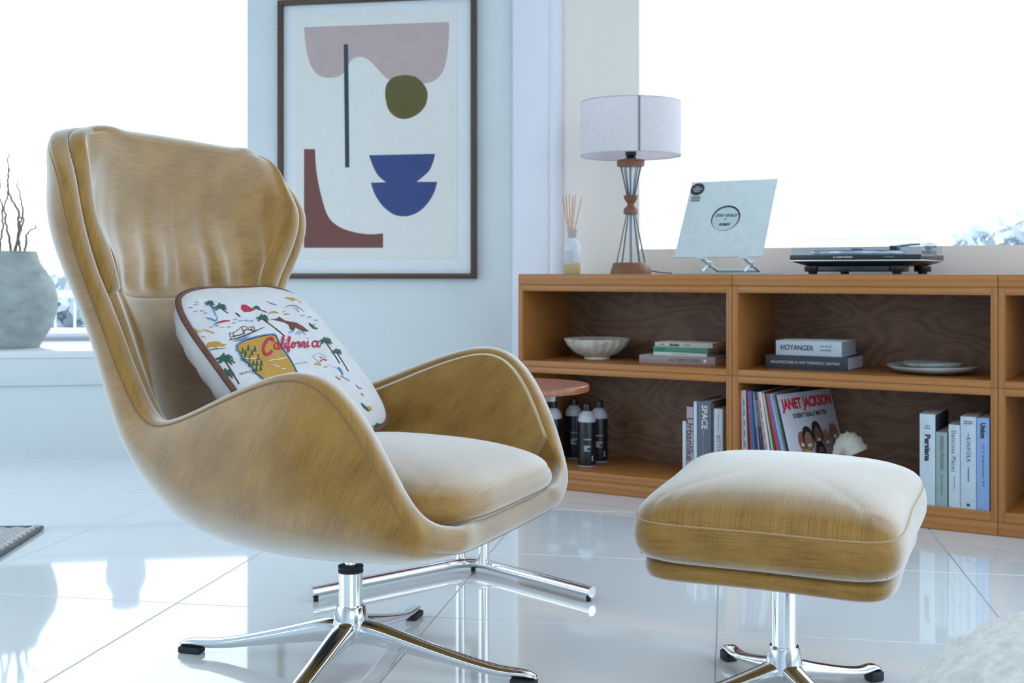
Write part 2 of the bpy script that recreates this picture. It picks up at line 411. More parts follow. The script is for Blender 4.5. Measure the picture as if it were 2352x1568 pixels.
# left wall: low bench wall, deep sill, window set far out
SILL = .444; BAY = .74
Fl, LL = frame_of(K0, K1)
wall('wall_left', K0, K1, 'wall', th=.12, z1=SILL-.03)
o = B().box(0, LL, -.018, .0, .30, SILL-.03, Fl).build('trim_1', 'wall', bevel=.003); o['kind'] = 'structure'
o = B().box(0, LL+.1, -.024, BAY, SILL-.03, SILL, Fl).build('trim_2', 'sill', bevel=.004); o['kind'] = 'structure'
wall('wall_left_lintel', K0, K1, 'wall', th=.12, z0=2.5)
bh = B().box(-.1, LL+.1, .12, BAY+.05, 2.5, 2.6, Fl).box(-.1, 0, .0, BAY+.05, SILL, 2.5, Fl).box(LL, LL+.1, .12, BAY+.05, SILL, 2.5, Fl)
o = bh.box(-.1, LL+.1, BAY, BAY+.05, 0, SILL+.02, Fl).build('wall_left_reveal', 'wall_white'); o['kind'] = 'structure'
window('window_1', K0, K1, 0, LL, SILL+.0, 2.5, BAY)
# right wall: corner pilaster, warm wall strip, long window over a parapet
Fr, LR = frame_of(K2, K3)
wall('wall_right', K2, K3, 'wall_warm', holes=[(.556, LR-.15, .861, 2.5)], th=.04)
pl = B().box(.0, .175, -.035, .0, 0, CZ, Fr)
o = pl.build('trim_3', 'wall_white', bevel=.012, seg=3); o['kind'] = 'structure'
ps = [((.192+.030*math.cos(a)), -.004+.03*math.sin(a)) for a in np.linspace(0, 2*math.pi, 25)[:-1]]
pb = B(); n2 = len(ps)
pb.add([Fr @ Vector((x, y, z)) for z in (0, CZ) for x, y in ps], [tuple(range(n2)), tuple(range(n2, 2*n2))] + [(i, (i+1) % n2, n2+(i+1) % n2, n2+i) for i in range(n2)])
o = pb.build('trim_4', 'wall_white', smooth=True); o['kind'] = 'structure'
window('window_2', K2, K3, .556-.07, LR-.08, .861-.07, 2.56, .041)
# unseen sides and rear of the room; windows added and sized for fill light
L34 = (K4-K3).length; L45 = (K5-K4).length; L50 = (K0-K5).length
wall('wall_right_side', K3, K4, 'wall', holes=[(.3, L34-.3, .2, 2.6)]); window('fill_window_3', K3, K4, .3, L34-.3, .2, 2.6, .08, mull=[2.1, 3.7])
wall('wall_rear', K4, K5, 'wall', holes=[(1.0, 4.4, .8, 2.3)]); window('fill_window_4', K4, K5, 1.0, 4.4, .8, 2.3, .08, mull=[2.7])
wall('wall_left_side', K5, K0, 'wall', holes=[(3.4, L50-.7, .5, 2.45)]); window('fill_window_5', K5, K0, 3.4, L50-.7, .5, 2.45, .08, mull=[5.2])

# ------------------------------------------------------------ outdoors
gb = B().box(-60, 60, -60, 90, -.62, -.5); o = gb.build('terrace_ground', 'deck'); o['kind'] = 'structure'
# balcony railing beyond the left window
rp = Vector((-5.2, 7.55)); rq = Vector((-.4, 8.4)); Frl, RL = frame_of(rp, rq)
rail = thing('balcony_railing', 'white metal balcony railing seen through the left window behind the grey vase', 'railing', (rp.x, rp.y, -.5), math.atan2((rq-rp).y, (rq-rp).x))
B().box(0, RL, -.035, .035, 1.10, 1.15).build('handrail', 'rail', rail, bevel=.006)
B().box(0, RL, -.02, .02, .86, .90).build('bottom_rail', 'rail', rail, bevel=.004)
B().box(0, RL, -.02, .02, .12, .16).build('bottom_rail', 'rail', rail, bevel=.004)
post = None; x = .35
while x < RL:
    if post is None: post = B().box(-.03, .03, -.03, .03, 0, 1.12).build('post', 'rail', rail, bevel=.004, loc=(x, 0, 0))
    else: c = post.copy(); COL.objects.link(c); c.parent = rail; c.location = (x, 0, 0)
    x += 1.28
bal = None; x = .05
while x < RL:
    if bal is None: bal = B().tube([(0,0,.14), (0,0,1.11)], .009, 6).build('baluster', 'rail', rail, loc=(x, 0, 0))
    else: c = bal.copy(); COL.objects.link(c); c.parent = rail; c.location = (x, 0, 0)
    x += .125
def leaves(name, n, cen, rad, size, m, label, cat, seed):
    r = np.random.RandomState(seed); b = B()
    for _ in range(n):
        d = r.normal(size=3); d /= np.linalg.norm(d); p = np.array(cen)+d*np.array(rad)*(.55+.45*r.rand())
        ax = Vector(r.normal(size=3)).normalized(); bx = ax.orthogonal().normalized(); s_ = size*(.6+.8*r.rand())
        p = Vector(p); b.add([p-ax*s_, p+bx*s_*.45, p+ax*s_, p-bx*s_*.45], [(0,1,2,3)])
    o = b.build(name, m); tag(o, label, cat, kind='stuff'); return o
hb = B(); r = np.random.RandomState(3)
for k in range(11000):
    x = -9+r.rand()*9; y = 9.4+.15*x+r.rand()*1.0; z = -.5+r.rand()**.8*(1.12+.10*math.sin(x*3))
    p = Vector((x, y, z)); ax = Vector(r.normal(size=3)).normalized(); bx = ax.orthogonal().normalized(); s_ = .085
    hb.add([p-ax*s_, p+bx*s_*.5, p+ax*s_, p-bx*s_*.5], [(0,1,2,3)])
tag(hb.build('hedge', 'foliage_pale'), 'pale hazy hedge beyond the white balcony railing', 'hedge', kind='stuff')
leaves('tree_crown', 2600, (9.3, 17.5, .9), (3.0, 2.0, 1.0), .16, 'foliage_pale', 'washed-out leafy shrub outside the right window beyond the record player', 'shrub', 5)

# ------------------------------------------------------------ bookcase frame of reference
A0 = Vector((.022, 4.30)); E = Vector((.858, -.5135)).normalized(); NN = Vector((.5135, .858)).normalized()
RZ = math.atan2(E.y, E.x); U = .815
def SP(s, t, z): p = A0+E*s+NN*t; return (p.x, p.y, z)
def su(u, t):
    a = (u-1176)/FPX
    return (a*(A0.y+NN.y*t)-A0.x-NN.x*t)/(E.x-a*E.y)
Z1 = .07; Z2 = .4535; TOP = .765; DEP = .42
unit_labels = ['honey oak open bookcase unit at the left, carrying the table lamp',
               'honey oak open bookcase unit in the middle, under the record player',
               'honey oak open bookcase unit at the right edge of the frame']
def bookcase(k):
    t = thing('bookcase', unit_labels[k], 'bookcase', SP(U*k, 0, 0), RZ, 'row of oak bookcase units')
    T = .0195; g = .0006
    x0, x1 = g, U-g
    B().box(x0, x1, .0, DEP, .001, .040).build('plinth', 'oak', t, bevel=.0012)
    for nm, z0, z1 in (('bottom_board', .0405, .0700), ('lower_top_board', .4100, .4318), ('shelf_board', .4324, .4535), ('upper_top_board', .7040, .7258)):
        B().box(x0+T, x1-T, .0, DEP-.02, z0, z1).build('shelf_board', 'oak', t, bevel=.0012)
    for z0, z1 in ((.0405, .4318), (.4324, .7258)):
        for xa in (x0, x1-T):
            B().box(xa, xa+T, 0, DEP-.012, z0, z1).build('side_panel', 'oak_side', t, bevel=.0012)
    for z0, z1 in ((.0700, .4100), (.4535, .7040)):
        B().box(x0+T, x1-T, .368, .380, z0, z1).build('back_panel', 'oak_back', t)
    B().box(x0, x1, .0, DEP, .7262, TOP).build('top_board', 'oak', t, bevel=.002)
    return t
for k in range(3): bookcase(k)

# ------------------------------------------------------------ armchair
TH = math.radians(-23); CC = (-.314, 2.306)
chair = thing('armchair', 'mustard velvet swivel armchair with wing back on a polished star base', 'armchair', (CC[0], CC[1], 0), TH)
# local axes: x forward, y to the far side, z up  (near side is -y)
RIM = [(-.462,.275,1.030),(-.451,.318,1.024),(-.418,.357,.996),(-.375,.378,.948),(-.355,.387,.90),(-.352,.372,.84),(-.360,.337,.775),(-.366,.303,.72),
       (-.352,.287,.66),(-.322,.285,.59),(-.280,.291,.525),(-.232,.303,.494),(-.155,.322,.510),(-.05,.345,.552),(.05,.365,.588),(.128,.383,.602),
       (.190,.390,.578),(.243,.383,.512),(.284,.370,.432),(.308,.352,.372),(.326,.322,.328),(.338,.250,.308)]
SPN = [(-.473,1.047),(-.477,1.026),(-.483,.988),(-.492,.938),(-.497,.88),(-.495,.82),(-.487,.76),(-.475,.70),(-.458,.64),(-.435,.57),(-.405,.50),
       (-.365,.425),(-.315,.355),(-.25,.298),(-.17,.266),(-.08,.254),(.01,.250),(.10,.253),(.18,.260),(.25,.270),(.305,.285),(.348,.302)]
EX = [.98,.94,.88,.85,.82,.8,.78,.76,.74,.72,.68,.64,.62,.60,.60,.60,.60,.60,.62,.64,.68,.72]
NS, NT = 170, 129
rim = cr(RIM, NS); spn = cr(SPN, NS); ex = cr([[e] for e in EX], NS)[:,0]
base = np.zeros((NS, NT, 3))
for i in range(NS):
    ph = np.linspace(-math.pi/2, math.pi/2, 241); e = ex[i]
    y = rim[i,1]*np.sign(np.sin(ph))*np.abs(np.sin(ph))**e; d = np.clip(np.cos(ph), 0, 1)**e
    x = rim[i,0]*(1-d)+spn[i,0]*d; z = rim[i,2]*(1-d)+spn[i,1]*d
    q = np.stack([x, y, z], 1); s_ = np.concatenate([[0], np.cumsum(np.linalg.norm(np.diff(q, axis=0), axis=1))])
    tt = np.linspace(0, s_[-1], NT)
    for c in range(3): base[i,:,c] = np.interp(tt, s_, q[:,c])
def smooth_grid(G_, it=3):
    G_ = G_.copy()
    for _ in range(it):
        Q = G_.copy(); Q[1:-1,1:-1] = (G_[1:-1,1:-1]*4+G_[:-2,1:-1]+G_[2:,1:-1]+G_[1:-1,:-2]+G_[1:-1,2:])/8; G_ = Q
    return G_
def smooth_loop(G_, it):
    ns, nt = G_.shape[:2]; lp = [(0,j) for j in range(nt)]+[(i,nt-1) for i in range(1,ns)]+[(ns-1,j) for j in range(nt-2,-1,-1)]+[(i,0) for i in range(ns-2,0,-1)]
    Q = np.array([G_[q] for q in lp])
    for _ in range(it): Q = (Q*2+np.roll(Q,1,0)+np.roll(Q,-1,0))/4
    for q, p in zip(lp, Q): G_[q] = p
    return G_
for _ in range(6): base = smooth_grid(smooth_loop(base, 4), 4)
def normals(Pg):
    du = np.gradient(Pg, axis=0); dv = np.gradient(Pg, axis=1); n = np.cross(du, dv)
    n /= np.linalg.norm(n, axis=2, keepdims=True)+1e-12
    return n
NB = normals(base)
c_ = 16                                                        # the four rim corners: take the direction from further in
for si in (0, 1):
    for sj in (0, 1):
        ii = slice(0, c_) if si == 0 else slice(NS-c_, NS); jj = slice(0, c_) if sj == 0 else slice(NT-c_, NT)
        NB[ii, jj] = NB[c_ if si == 0 else NS-1-c_, c_ if sj == 0 else NT-1-c_]
cen = np.array([-.05, 0, .62])
if np.mean(np.einsum('ijk,ijk->ij', NB, cen-base)) < 0: NB = -NB
for _ in range(90):                                            # relax normals so that offsets stay smooth
    Q = NB.copy(); Q[1:-1,1:-1] = (NB[1:-1,1:-1]*2+NB[:-2,1:-1]+NB[2:,1:-1]+NB[1:-1,:-2]+NB[1:-1,2:])/6
    Q[0,1:-1] = (NB[0,1:-1]*2+NB[0,:-2]+NB[0,2:])/4; Q[-1,1:-1] = (NB[-1,1:-1]*2+NB[-1,:-2]+NB[-1,2:])/4
    Q[1:-1,0] = (NB[1:-1,0]*2+NB[:-2,0]+NB[2:,0])/4; Q[1:-1,-1] = (NB[1:-1,-1]*2+NB[:-2,-1]+NB[2:,-1])/4
    NB = Q/np.linalg.norm(Q, axis=2, keepdims=True)
def boundary(Pg, Ng):
    ns, nt = Pg.shape[:2]
    loop = [(0,j) for j in range(nt)]+[(i,nt-1) for i in range(1,ns)]+[(ns-1,j) for j in range(nt-2,-1,-1)]+[(i,0) for i in range(ns-2,0,-1)]
    PL = np.array([Pg[q] for q in loop]); NL = np.array([Ng[q] for q in loop])
    tg = np.roll(PL,-1,0)-np.roll(PL,1,0); tg /= np.linalg.norm(tg, axis=1, keepdims=True)+1e-12
    TT = np.cross(tg, NL); TT /= np.linalg.norm(TT, axis=1, keepdims=True)+1e-12
    mid = nt+ns//2; out = Pg[loop[mid]]-Pg[loop[mid][0], loop[mid][1]-1]
    if TT[mid].dot(out) < 0: TT = -TT
    for _ in range(10):
        TT = (TT*2+np.roll(TT,1,0)+np.roll(TT,-1,0))/4; TT /= np.linalg.norm(TT, axis=1, keepdims=True)+1e-12
    return loop, TT
def thick(name, Pg, Ng, o0, o1, m, parent, cap=6, bulge=1.0):
    ns, nt = Pg.shape[:2]
    o0 = np.broadcast_to(np.asarray(o0, float), (ns, nt)); o1 = np.broadcast_to(np.asarray(o1, float), (ns, nt))
    A = Pg+Ng*o0[...,None]; C = Pg+Ng*o1[...,None]
    # uv in metres
    su_ = np.zeros((ns, nt)); sv = np.zeros((ns, nt))
    su_[:,1:] = np.cumsum(np.linalg.norm(np.diff(Pg, axis=1), axis=2), axis=1); su_ -= su_[:, nt//2:nt//2+1]
    sv[1:] = np.cumsum(np.linalg.norm(np.diff(Pg, axis=0), axis=2), axis=0); sv = np.repeat(sv[:, nt//2:nt//2+1], nt, 1)
    V = list(A.reshape(-1,3))+list(C.reshape(-1,3)); UV = list(zip(su_.ravel(), sv.ravel()))*2
    F_ = []; id0 = lambda i, j: i*nt+j; id1 = lambda i, j: ns*nt+i*nt+j
    for i in range(ns-1):
        for j in range(nt-1):
            F_.append((id0(i,j), id0(i,j+1), id0(i+1,j+1), id0(i+1,j)))
            F_.append((id1(i,j), id1(i+1,j), id1(i+1,j+1), id1(i,j+1)))
    loop, TT = boundary(Pg, Ng); LP_ = len(loop)
    rings = [[id0(*q) for q in loop]]
    for k in range(1, cap):
        a = math.pi*k/cap; rg = []
        for q, t in zip(loop, TT):
            h = (o1[q]-o0[q])/2; mid = Pg[q]+Ng[q]*(o0[q]+h)
            ca, sa = -math.cos(a), math.sin(a)
            ca = math.copysign(abs(ca)**.8, ca); sa = sa**.8
            rg.append(len(V)); V.append(mid+Ng[q]*h*ca+t*h*sa*bulge)
            uu, vv = su_[q], sv[q]; UV.append((uu+.01*k, vv+.01*k))
        rings.append(rg)
    rings.append([id1(*q) for q in loop])
    for ra, rb in zip(rings[:-1], rings[1:]):
        for k in range(LP_): F_.append((ra[k], ra[(k+1) % LP_], rb[(k+1) % LP_], rb[k]))
    return mk(name, V, F_, m, parent, uv=UV)
zi = base[:,NT//2,2]
SHT = np.interp(np.arange(NS)/NS, [0,.3,.45,1], [.034,.034,.042,.046])[:,None]*np.ones((1,NT))
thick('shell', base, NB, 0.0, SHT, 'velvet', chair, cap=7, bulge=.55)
# piping along the outer and inner seam of the band
def seam_path(off, push):
    loop, TT = boundary(base, NB)
    pts = np.array([base[q]+NB[q]*off+t*push for q, t in zip(loop, TT)])
    for _ in range(6): pts = (pts*2+np.roll(pts,1,0)+np.roll(pts,-1,0))/4
    return [tuple(p) for p in pts]+[tuple(pts[0])]
B().tube(seam_path(.0005, -.002), .0022, 6).build('piping', 'welt', chair, smooth=True, ang=80)
# lining: back cushion pads and arm pads
k0 = int(np.argmin(np.abs(base[:100,NT//2,2]-.700)))
def sub(i0, i1, j0, j1): return base[i0:i1, j0:j1], NB[i0:i1, j0:j1]
Pg, Ng = sub(0, k0+1, 0, NT); ns, nt = Pg.shape[:2]
zz = Pg[:,:,2]; yy = Pg[:,:,1]; o1 = np.full((ns, nt), .080)
dz = np.clip(zz-.715, 0, 1)
rs = np.random.RandomState(4)
wr = np.zeros_like(yy)
for f_, a_ in ((57, 1.0), (84, .6), (113, .3), (33, .6)):
    wr += a_*np.sin(f_*(yy+.10*dz*np.sign(yy+.02))+rs.rand()*6.28)
wr = wr-.5*np.maximum(0, wr-1)
prof = np.exp(-(dz/.115)**1.4)*np.clip(dz/.02, 0, 1)**.5
o1 = o1+.0036*wr*prof*np.clip((np.minimum(np.arange(nt), np.arange(nt)[::-1])-6)/14.0, 0, 1)[None,:]+.012*np.exp(-((dz-.06)/.06)**2)
edge = np.minimum(np.arange(nt), np.arange(nt)[::-1])/16.0; o1 = o1-.014*np.clip(1-edge, 0, 1)[None,:]**2
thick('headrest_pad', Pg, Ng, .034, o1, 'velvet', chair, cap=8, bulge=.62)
Pg, Ng = sub(k0+1, int(NS*.88), 0, NT); ns, nt = Pg.shape[:2]
edge = np.minimum(np.arange(nt), np.arange(nt)[::-1])/14.0
o1 = np.full((ns, nt), .080)-.020*np.clip(1-edge, 0, 1)[None,:]**2
rows = np.arange(ns)/ns
o1 += (.016*np.exp(-((rows-.12)/.14)**2))[:,None]*np.clip(1-np.abs(np.linspace(-1,1,nt))[None,:]**3, 0, 1)
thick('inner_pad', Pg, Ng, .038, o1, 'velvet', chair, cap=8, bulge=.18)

def cushion(name, hx, hy, cor, dome, rings, m, parent, n=52, xf=lambda p: p, shape=lambda x, y, e: (x, y)):
    """closed cushion: domed top over a superelliptic plan, side rings (z, grow) below"""
    V, F_, UV = [], [], []; g = np.linspace(-1, 1, n+1); g = np.sign(g)*(1-(1-np.abs(g))**1.6); idx = {}
    def plan(u, v, grow=0.0):
        l = (abs(u)**cor+abs(v)**cor)**(1/cor); mx = max(abs(u), abs(v)); k = mx/l if l > 1e-9 else 1
        return shape(u*k*(hx+grow*mx), v*k*(hy+grow*mx), mx)
    for i, u in enumerate(g):
        for j, v in enumerate(g):
            x_, y_ = plan(u, v); idx[(i,j)] = len(V); V.append((x_, y_, dome(u, v, max(abs(u), abs(v))))); UV.append((y_, x_))
    for i in range(n):
        for j in range(n): F_.append(tuple(idx[q] for q in ((i,j),(i+1,j),(i+1,j+1),(i,j+1))))
    per = [(i,0) for i in range(n)]+[(n,j) for j in range(n)]+[(i,n) for i in range(n,0,-1)]+[(0,j) for j in range(n,0,-1)]
    prev = [idx[q] for q in per]; z0 = dome(1, 0, 1)
    for zb, gr in rings:
        ring = []
        for q in per:
            x_, y_ = plan(g[q[0]], g[q[1]], gr); ring.append(len(V)); V.append((x_, y_, zb))
            UV.append(((x_ if abs(y_)/hy > abs(x_)/hx else y_), zb*1.0+(y_ if abs(y_)/hy > abs(x_)/hx else x_)))
        for k in range(len(per)): F_.append((prev[k], ring[k], ring[(k+1) % len(per)], prev[(k+1) % len(per)]))
        prev = ring
    F_.append(tuple(prev))
    return mk(name, [xf(p) for p in V], F_, m, parent, uv=UV), plan
def seat_shape(x_, y_, e): return x_+.024, y_*(1-.10*max(0, -x_/.33)**1.5)
ZS = .383
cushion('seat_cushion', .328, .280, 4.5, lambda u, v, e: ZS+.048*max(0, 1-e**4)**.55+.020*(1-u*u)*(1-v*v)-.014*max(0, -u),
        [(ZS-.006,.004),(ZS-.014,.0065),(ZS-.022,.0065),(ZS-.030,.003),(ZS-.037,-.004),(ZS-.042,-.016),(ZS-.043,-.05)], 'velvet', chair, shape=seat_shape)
pts = []
for k in range(161):
    a = 2*math.pi*k/160; c_, s_ = math.cos(a), math.sin(a); l = max(abs(c_), abs(s_)); u, v = c_/l, s_/l; l2 = (abs(u)**4.5+abs(v)**4.5)**(1/4.5)
    x_, y_ = seat_shape(u/l2*(.328+.003), v/l2*(.280+.003), 1); pts.append((x_, y_, ZS-.030))
B().tube(pts, .0016, 6).build('seat_seam', 'welt', chair, smooth=True, ang=80)

def star_base(parent, R, ztop, hub_r, hub_z, col_r, col_top, angs, wid, tip=.0):
    fr = [0, .12, .25, .45, .65, .82, .92, .975, 1.0]
    for a in angs:
        secs = []
        for f_ in fr:
            r_ = R*f_; zt = np.interp(f_, [0,.12,.3,.6,.82,.92,1.0], ztop)
            wd = np.interp(f_, [0,.12,.5,.85,.95,1.0], wid); hgt = np.interp(f_, [0,.2,.5,.85,1.0], [.052,.042,.026,.017,.010])*(ztop[0]/.10)**.5
            secs.append((r_, zt, wd*(.55 if f_ == 1.0 else 1), hgt))
        V, F_ = [], []; m_ = 14
        for r_, zt, wd, hg in secs:
            for k in range(m_):
                b_ = 2*math.pi*k/m_; cx_, sz = math.cos(b_), math.sin(b_)
                yy_ = math.copysign(abs(cx_)**.7, cx_)*wd/2*(1.0 if sz > -.2 else .8); zz_ = zt-hg/2+math.copysign(abs(sz)**.8, sz)*hg/2
                V.append((r_, yy_, zz_))
        for i in range(len(secs)-1):
            for k in range(m_): F_.append((i*m_+k, i*m_+(k+1) % m_, (i+1)*m_+(k+1) % m_, (i+1)*m_+k))
        F_.append(tuple(range(m_))); F_.append(tuple((len(secs)-1)*m_+k for k in range(m_)))
        leg = mk('leg', V, F_, 'chrome', parent, rot=(0,0,a)); 
        sub_ = leg.modifiers.new('sub', 'SUBSURF'); sub_.levels = 1; sub_.render_levels = 1
        zt = np.interp(.93, [0,.12,.3,.6,.82,.92,1.0], ztop)
        pd = B().box(R*.865, R*.995, -wid[3]*.42, wid[3]*.42, 0.0005, max(.006, zt-.016*(ztop[0]/.1)**.5))
        pd.build('foot_pad', 'rubber', leg, bevel=.003)
    hb_ = B().lathe([(0, ztop[0]-.05*(ztop[0]/.1)**.5), (hub_r*.9, ztop[0]-.05*(ztop[0]/.1)**.5), (hub_r*1.25, ztop[0]-.025), (hub_r*1.12, ztop[0]), (hub_r, hub_z-.004), (hub_r-.002, hub_z), (col_r, hub_z), (col_r, hub_z-.01), (0, hub_z-.01)], 40)
    hb_.build('hub', 'chrome', parent, smooth=True)
    B().lathe([(0, hub_z-.005), (col_r-.0005, hub_z-.005), (col_r-.0005, col_top-.002), (col_r-.003, col_top), (0, col_top)], 40).build('column', 'chrome2', parent, smooth=True)
ba = math.radians(-16)-TH
star_base(chair, .376, [.104,.098,.078,.046,.030,.031,.022], .029, .124, .0235, .196, [ba+math.pi/2*k for k in range(4)], [.050,.046,.036,.032,.030,.018])
B().lathe([(.0, .188), (.0245, .188), (.0245, .1925), (.0235,.1935), (.0235,.1955),(.0245,.1965), (.0245, .2005), (.0,.2015)], 36).build('black_collar', 'rubber', chair, smooth=True)
B().lathe([(0, .2), (.012, .2), (.012, .226), (0, .226)], 24).build('gas_piston', 'chrome2', chair, smooth=True)
mech = B().lathe([(0,.214),(.03,.214),(.05,.222),(.055,.236),(0,.238)], 28)
mech.build('tilt_mechanism', 'blackmetal', chair, smooth=True)
mp_ = B().lathe([(0,.213),(.025,.214),(.05,.222),(.056,.240),(0,.242)], 28, c=(-.10,.02,.0)); mp_.build('mechanism_cover', 'blackmetal', chair, smooth=True)
B().lathe([(0,.222),(.010,.222),(.012,.234),(.008,.25),(0,.25)], 16, c=(-.20,-.02,0)).build('tilt_stop', 'rubber', chair, smooth=True)

# ------------------------------------------------------------ footstool
ott = thing('footstool', 'mustard velvet footstool with a deep cushion on a short star base', 'footstool', (.4987, 2.17, 0), -.434)
top = bpy.data.objects.new('seat', None)
tilt = .085
def rotx(p): 
    c_, s_ = math.cos(tilt), math.sin(tilt); z = p[2]; return (p[0], p[1]*c_-z*s_, .358+p[1]*s_+z*c_)
n = 44; HX, HY = .226, .224
def oshape(x_, y_, e): 
    k = 1+.030*abs(x_*y_)/(HX*HY)-.012; return x_*k, y_*k
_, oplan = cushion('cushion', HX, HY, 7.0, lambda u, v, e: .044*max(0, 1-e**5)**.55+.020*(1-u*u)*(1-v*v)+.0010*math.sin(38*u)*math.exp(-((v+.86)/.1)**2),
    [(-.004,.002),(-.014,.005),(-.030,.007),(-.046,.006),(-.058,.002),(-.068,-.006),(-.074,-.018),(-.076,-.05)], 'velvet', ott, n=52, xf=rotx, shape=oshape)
g = np.linspace(-1, 1, n+1); g = np.sign(g)*(1-(1-np.abs(g))**1.4)
per = [(i,0) for i in range(n)]+[(n,j) for j in range(n)]+[(i,n) for i in range(n,0,-1)]+[(0,j) for j in range(n,0,-1)]
pts = [rotx((*oplan(g[i], g[j], .001), -.001)) for i, j in per]; pts.append(pts[0])
B().tube(pts, .0016, 6).build('top_seam', 'seam', ott, smooth=True, ang=80)
for cu_, cv in ((1,-1),(-1,-1),(1,1)):
    pts = [rotx((*oplan(cu_*.985, cv*.985, gr+.001), zb)) for zb, gr in ((0,.002),(-.014,.006),(-.030,.0085),(-.046,.0075),(-.062,.002))]
    B().tube(pts, .0014, 6).build('corner_seam', 'seam', ott, smooth=True, ang=80)
# padded base board below the cushion
V, F_, UV = [], [], []; prev = None
for zb, gr in ((-.072,-.05),(-.0745,-.020),(-.079,-.012),(-.088,-.009),(-.098,-.010),(-.104,-.015),(-.107,-.024),(-.107,-.06)):
    ring = []
    for q in per:
        x_, y_ = oplan(g[q[0]], g[q[1]], gr); dip = -.008*(abs(x_*y_)/(HX*HY))**3*(1 if zb < -.09 else .3)
        ring.append(len(V)); V.append((x_, y_, zb+dip)); UV.append(((x_ if abs(y_) > abs(x_) else y_), zb+.5))
    if prev:
        for k in range(len(per)): F_.append((prev[k], ring[k], ring[(k+1) % len(per)], prev[(k+1) % len(per)]))
    else: F_.append(tuple(ring))
    prev = ring
F_.append(tuple(prev))
mk('base_board', [rotx(p) for p in V], F_, 'velvet', ott, uv=UV)
oa = math.radians(20)+.434
star_base(ott, .212, [.066,.062,.050,.034,.027,.034,.024], .028, .088, .0235, .252, [oa, oa+math.pi/2, oa+math.pi, oa+1.5*math.pi], [.048,.044,.034,.032,.032,.020])

# ------------------------------------------------------------ cushion with printed map
pillow = thing('throw_cushion', 'white throw cushion printed with palms and red California lettering, brown piping', 'cushion', (0,0,0))
Fd = Vector((math.cos(TH), math.sin(TH), 0)); Wd = Vector((-math.sin(TH), math.cos(TH), 0)); Cv = Vector((CC[0], CC[1], 0))
def loc2w(f_, y_, z_): return Cv+Fd*f_+Wd*y_+Vector((0,0,z_))
# right = towards far side (+y local), up = up the face, normal = forward-up
pd_ = Vector((.262, -.285)).normalized()
XR = (Wd+Fd*.02).normalized(); UPv = (-Fd*pd_.x-Vector((0,0,1))*pd_.y).normalized(); NRM = XR.cross(UPv).normalized()
if NRM.dot(Fd) < 0: NRM = -NRM
pcen = loc2w(-.145, .0, .592)
PA, PB = .222, .205
pm = Matrix(((XR.x,UPv.x,NRM.x,pcen.x),(XR.y,UPv.y,NRM.y,pcen.y),(XR.z,UPv.z,NRM.z,pcen.z),(0,0,0,1)))
pillow.matrix_world = pm
def pil(u, v, side=1, off=0.0):
    l = (abs(u)**4+abs(v)**4)**.25; mx = max(abs(u), abs(v)); k = mx/l if l > 1e-9 else 1
    s_ = 1-.03*(1-abs(v)**2)*(abs(u)**4)-.0; s2 = 1-.05*(1-abs(u)**2)*(abs(v)**4)
    x_ = u*k*PA*s_; y_ = v*k*PB*s2
    e = mx
    h = (1-e**2.3)**.62 if side > 0 else (1-e**3.4)**.55
    z_ = side*(.052 if side > 0 else .095)*h+.0
    if side > 0: z_ += .0035*math.sin(9*u+4*v+1)*math.exp(-((v-.75)/.35)**2)*(1-e)**.3+.004*math.sin(16*u*v+2)*e*(1-e)*2
    else: z_ += .004*math.sin(26*v+7*u)*h*(e**3)
    return Vector((x_, y_, z_+off))
n = 60; g = np.linspace(-1, 1, n+1); g = np.sign(g)*(1-(1-np.abs(g))**1.4)
def pside(side, m, name):
    V, F_ = [], []
    for i, u in enumerate(g):
        for j, v in enumerate(g):
            p = pil(u, v, side)
            if side < 0: p = p+Vector((0, 0, -.0))
            V.append(p)
    for i in range(n):
        for j in range(n): F_.append((i*(n+1)+j, (i+1)*(n+1)+j, (i+1)*(n+1)+j+1, i*(n+1)+j+1))
    o = mk(name, V, F_, m, pillow, fix=False)
    if (o.data.polygons[len(o.data.polygons)//2].normal.z > 0) != (side > 0): o.data.flip_normals()
    return o
pside(1, 'cotton', 'front_cover'); pside(-1, 'cotton', 'back_cover')
ring = []
for k in range(200):
    a = 2*math.pi*k/200; c_, s_ = math.cos(a), math.sin(a); l = max(abs(c_), abs(s_)); ring.append(pil(c_/l, s_/l)*1.005)
ring.append(ring[0]); B().tube(ring, .0062, 8).build('piping', 'brownpipe', pillow, smooth=True, ang=80)
PC = {k: flat('print_'+k, c, .85) for k, c in dict(red=(.45,.02,.06), green=(.03,.10,.07), ochre=(.48,.27,.05), blue=(.06,.22,.50), navy=(.02,.03,.07), brown=(.13,.045,.035), trunk=(.07,.03,.03), grey=(.25,.28,.33), teal=(.12,.32,.35)).items()}
def surf(U_, V_, off=.0008):            # U_ 0..1 left to right, V_ 0..1 top to bottom
    return pil(U_*2-1, 1-V_*2, 1, off)
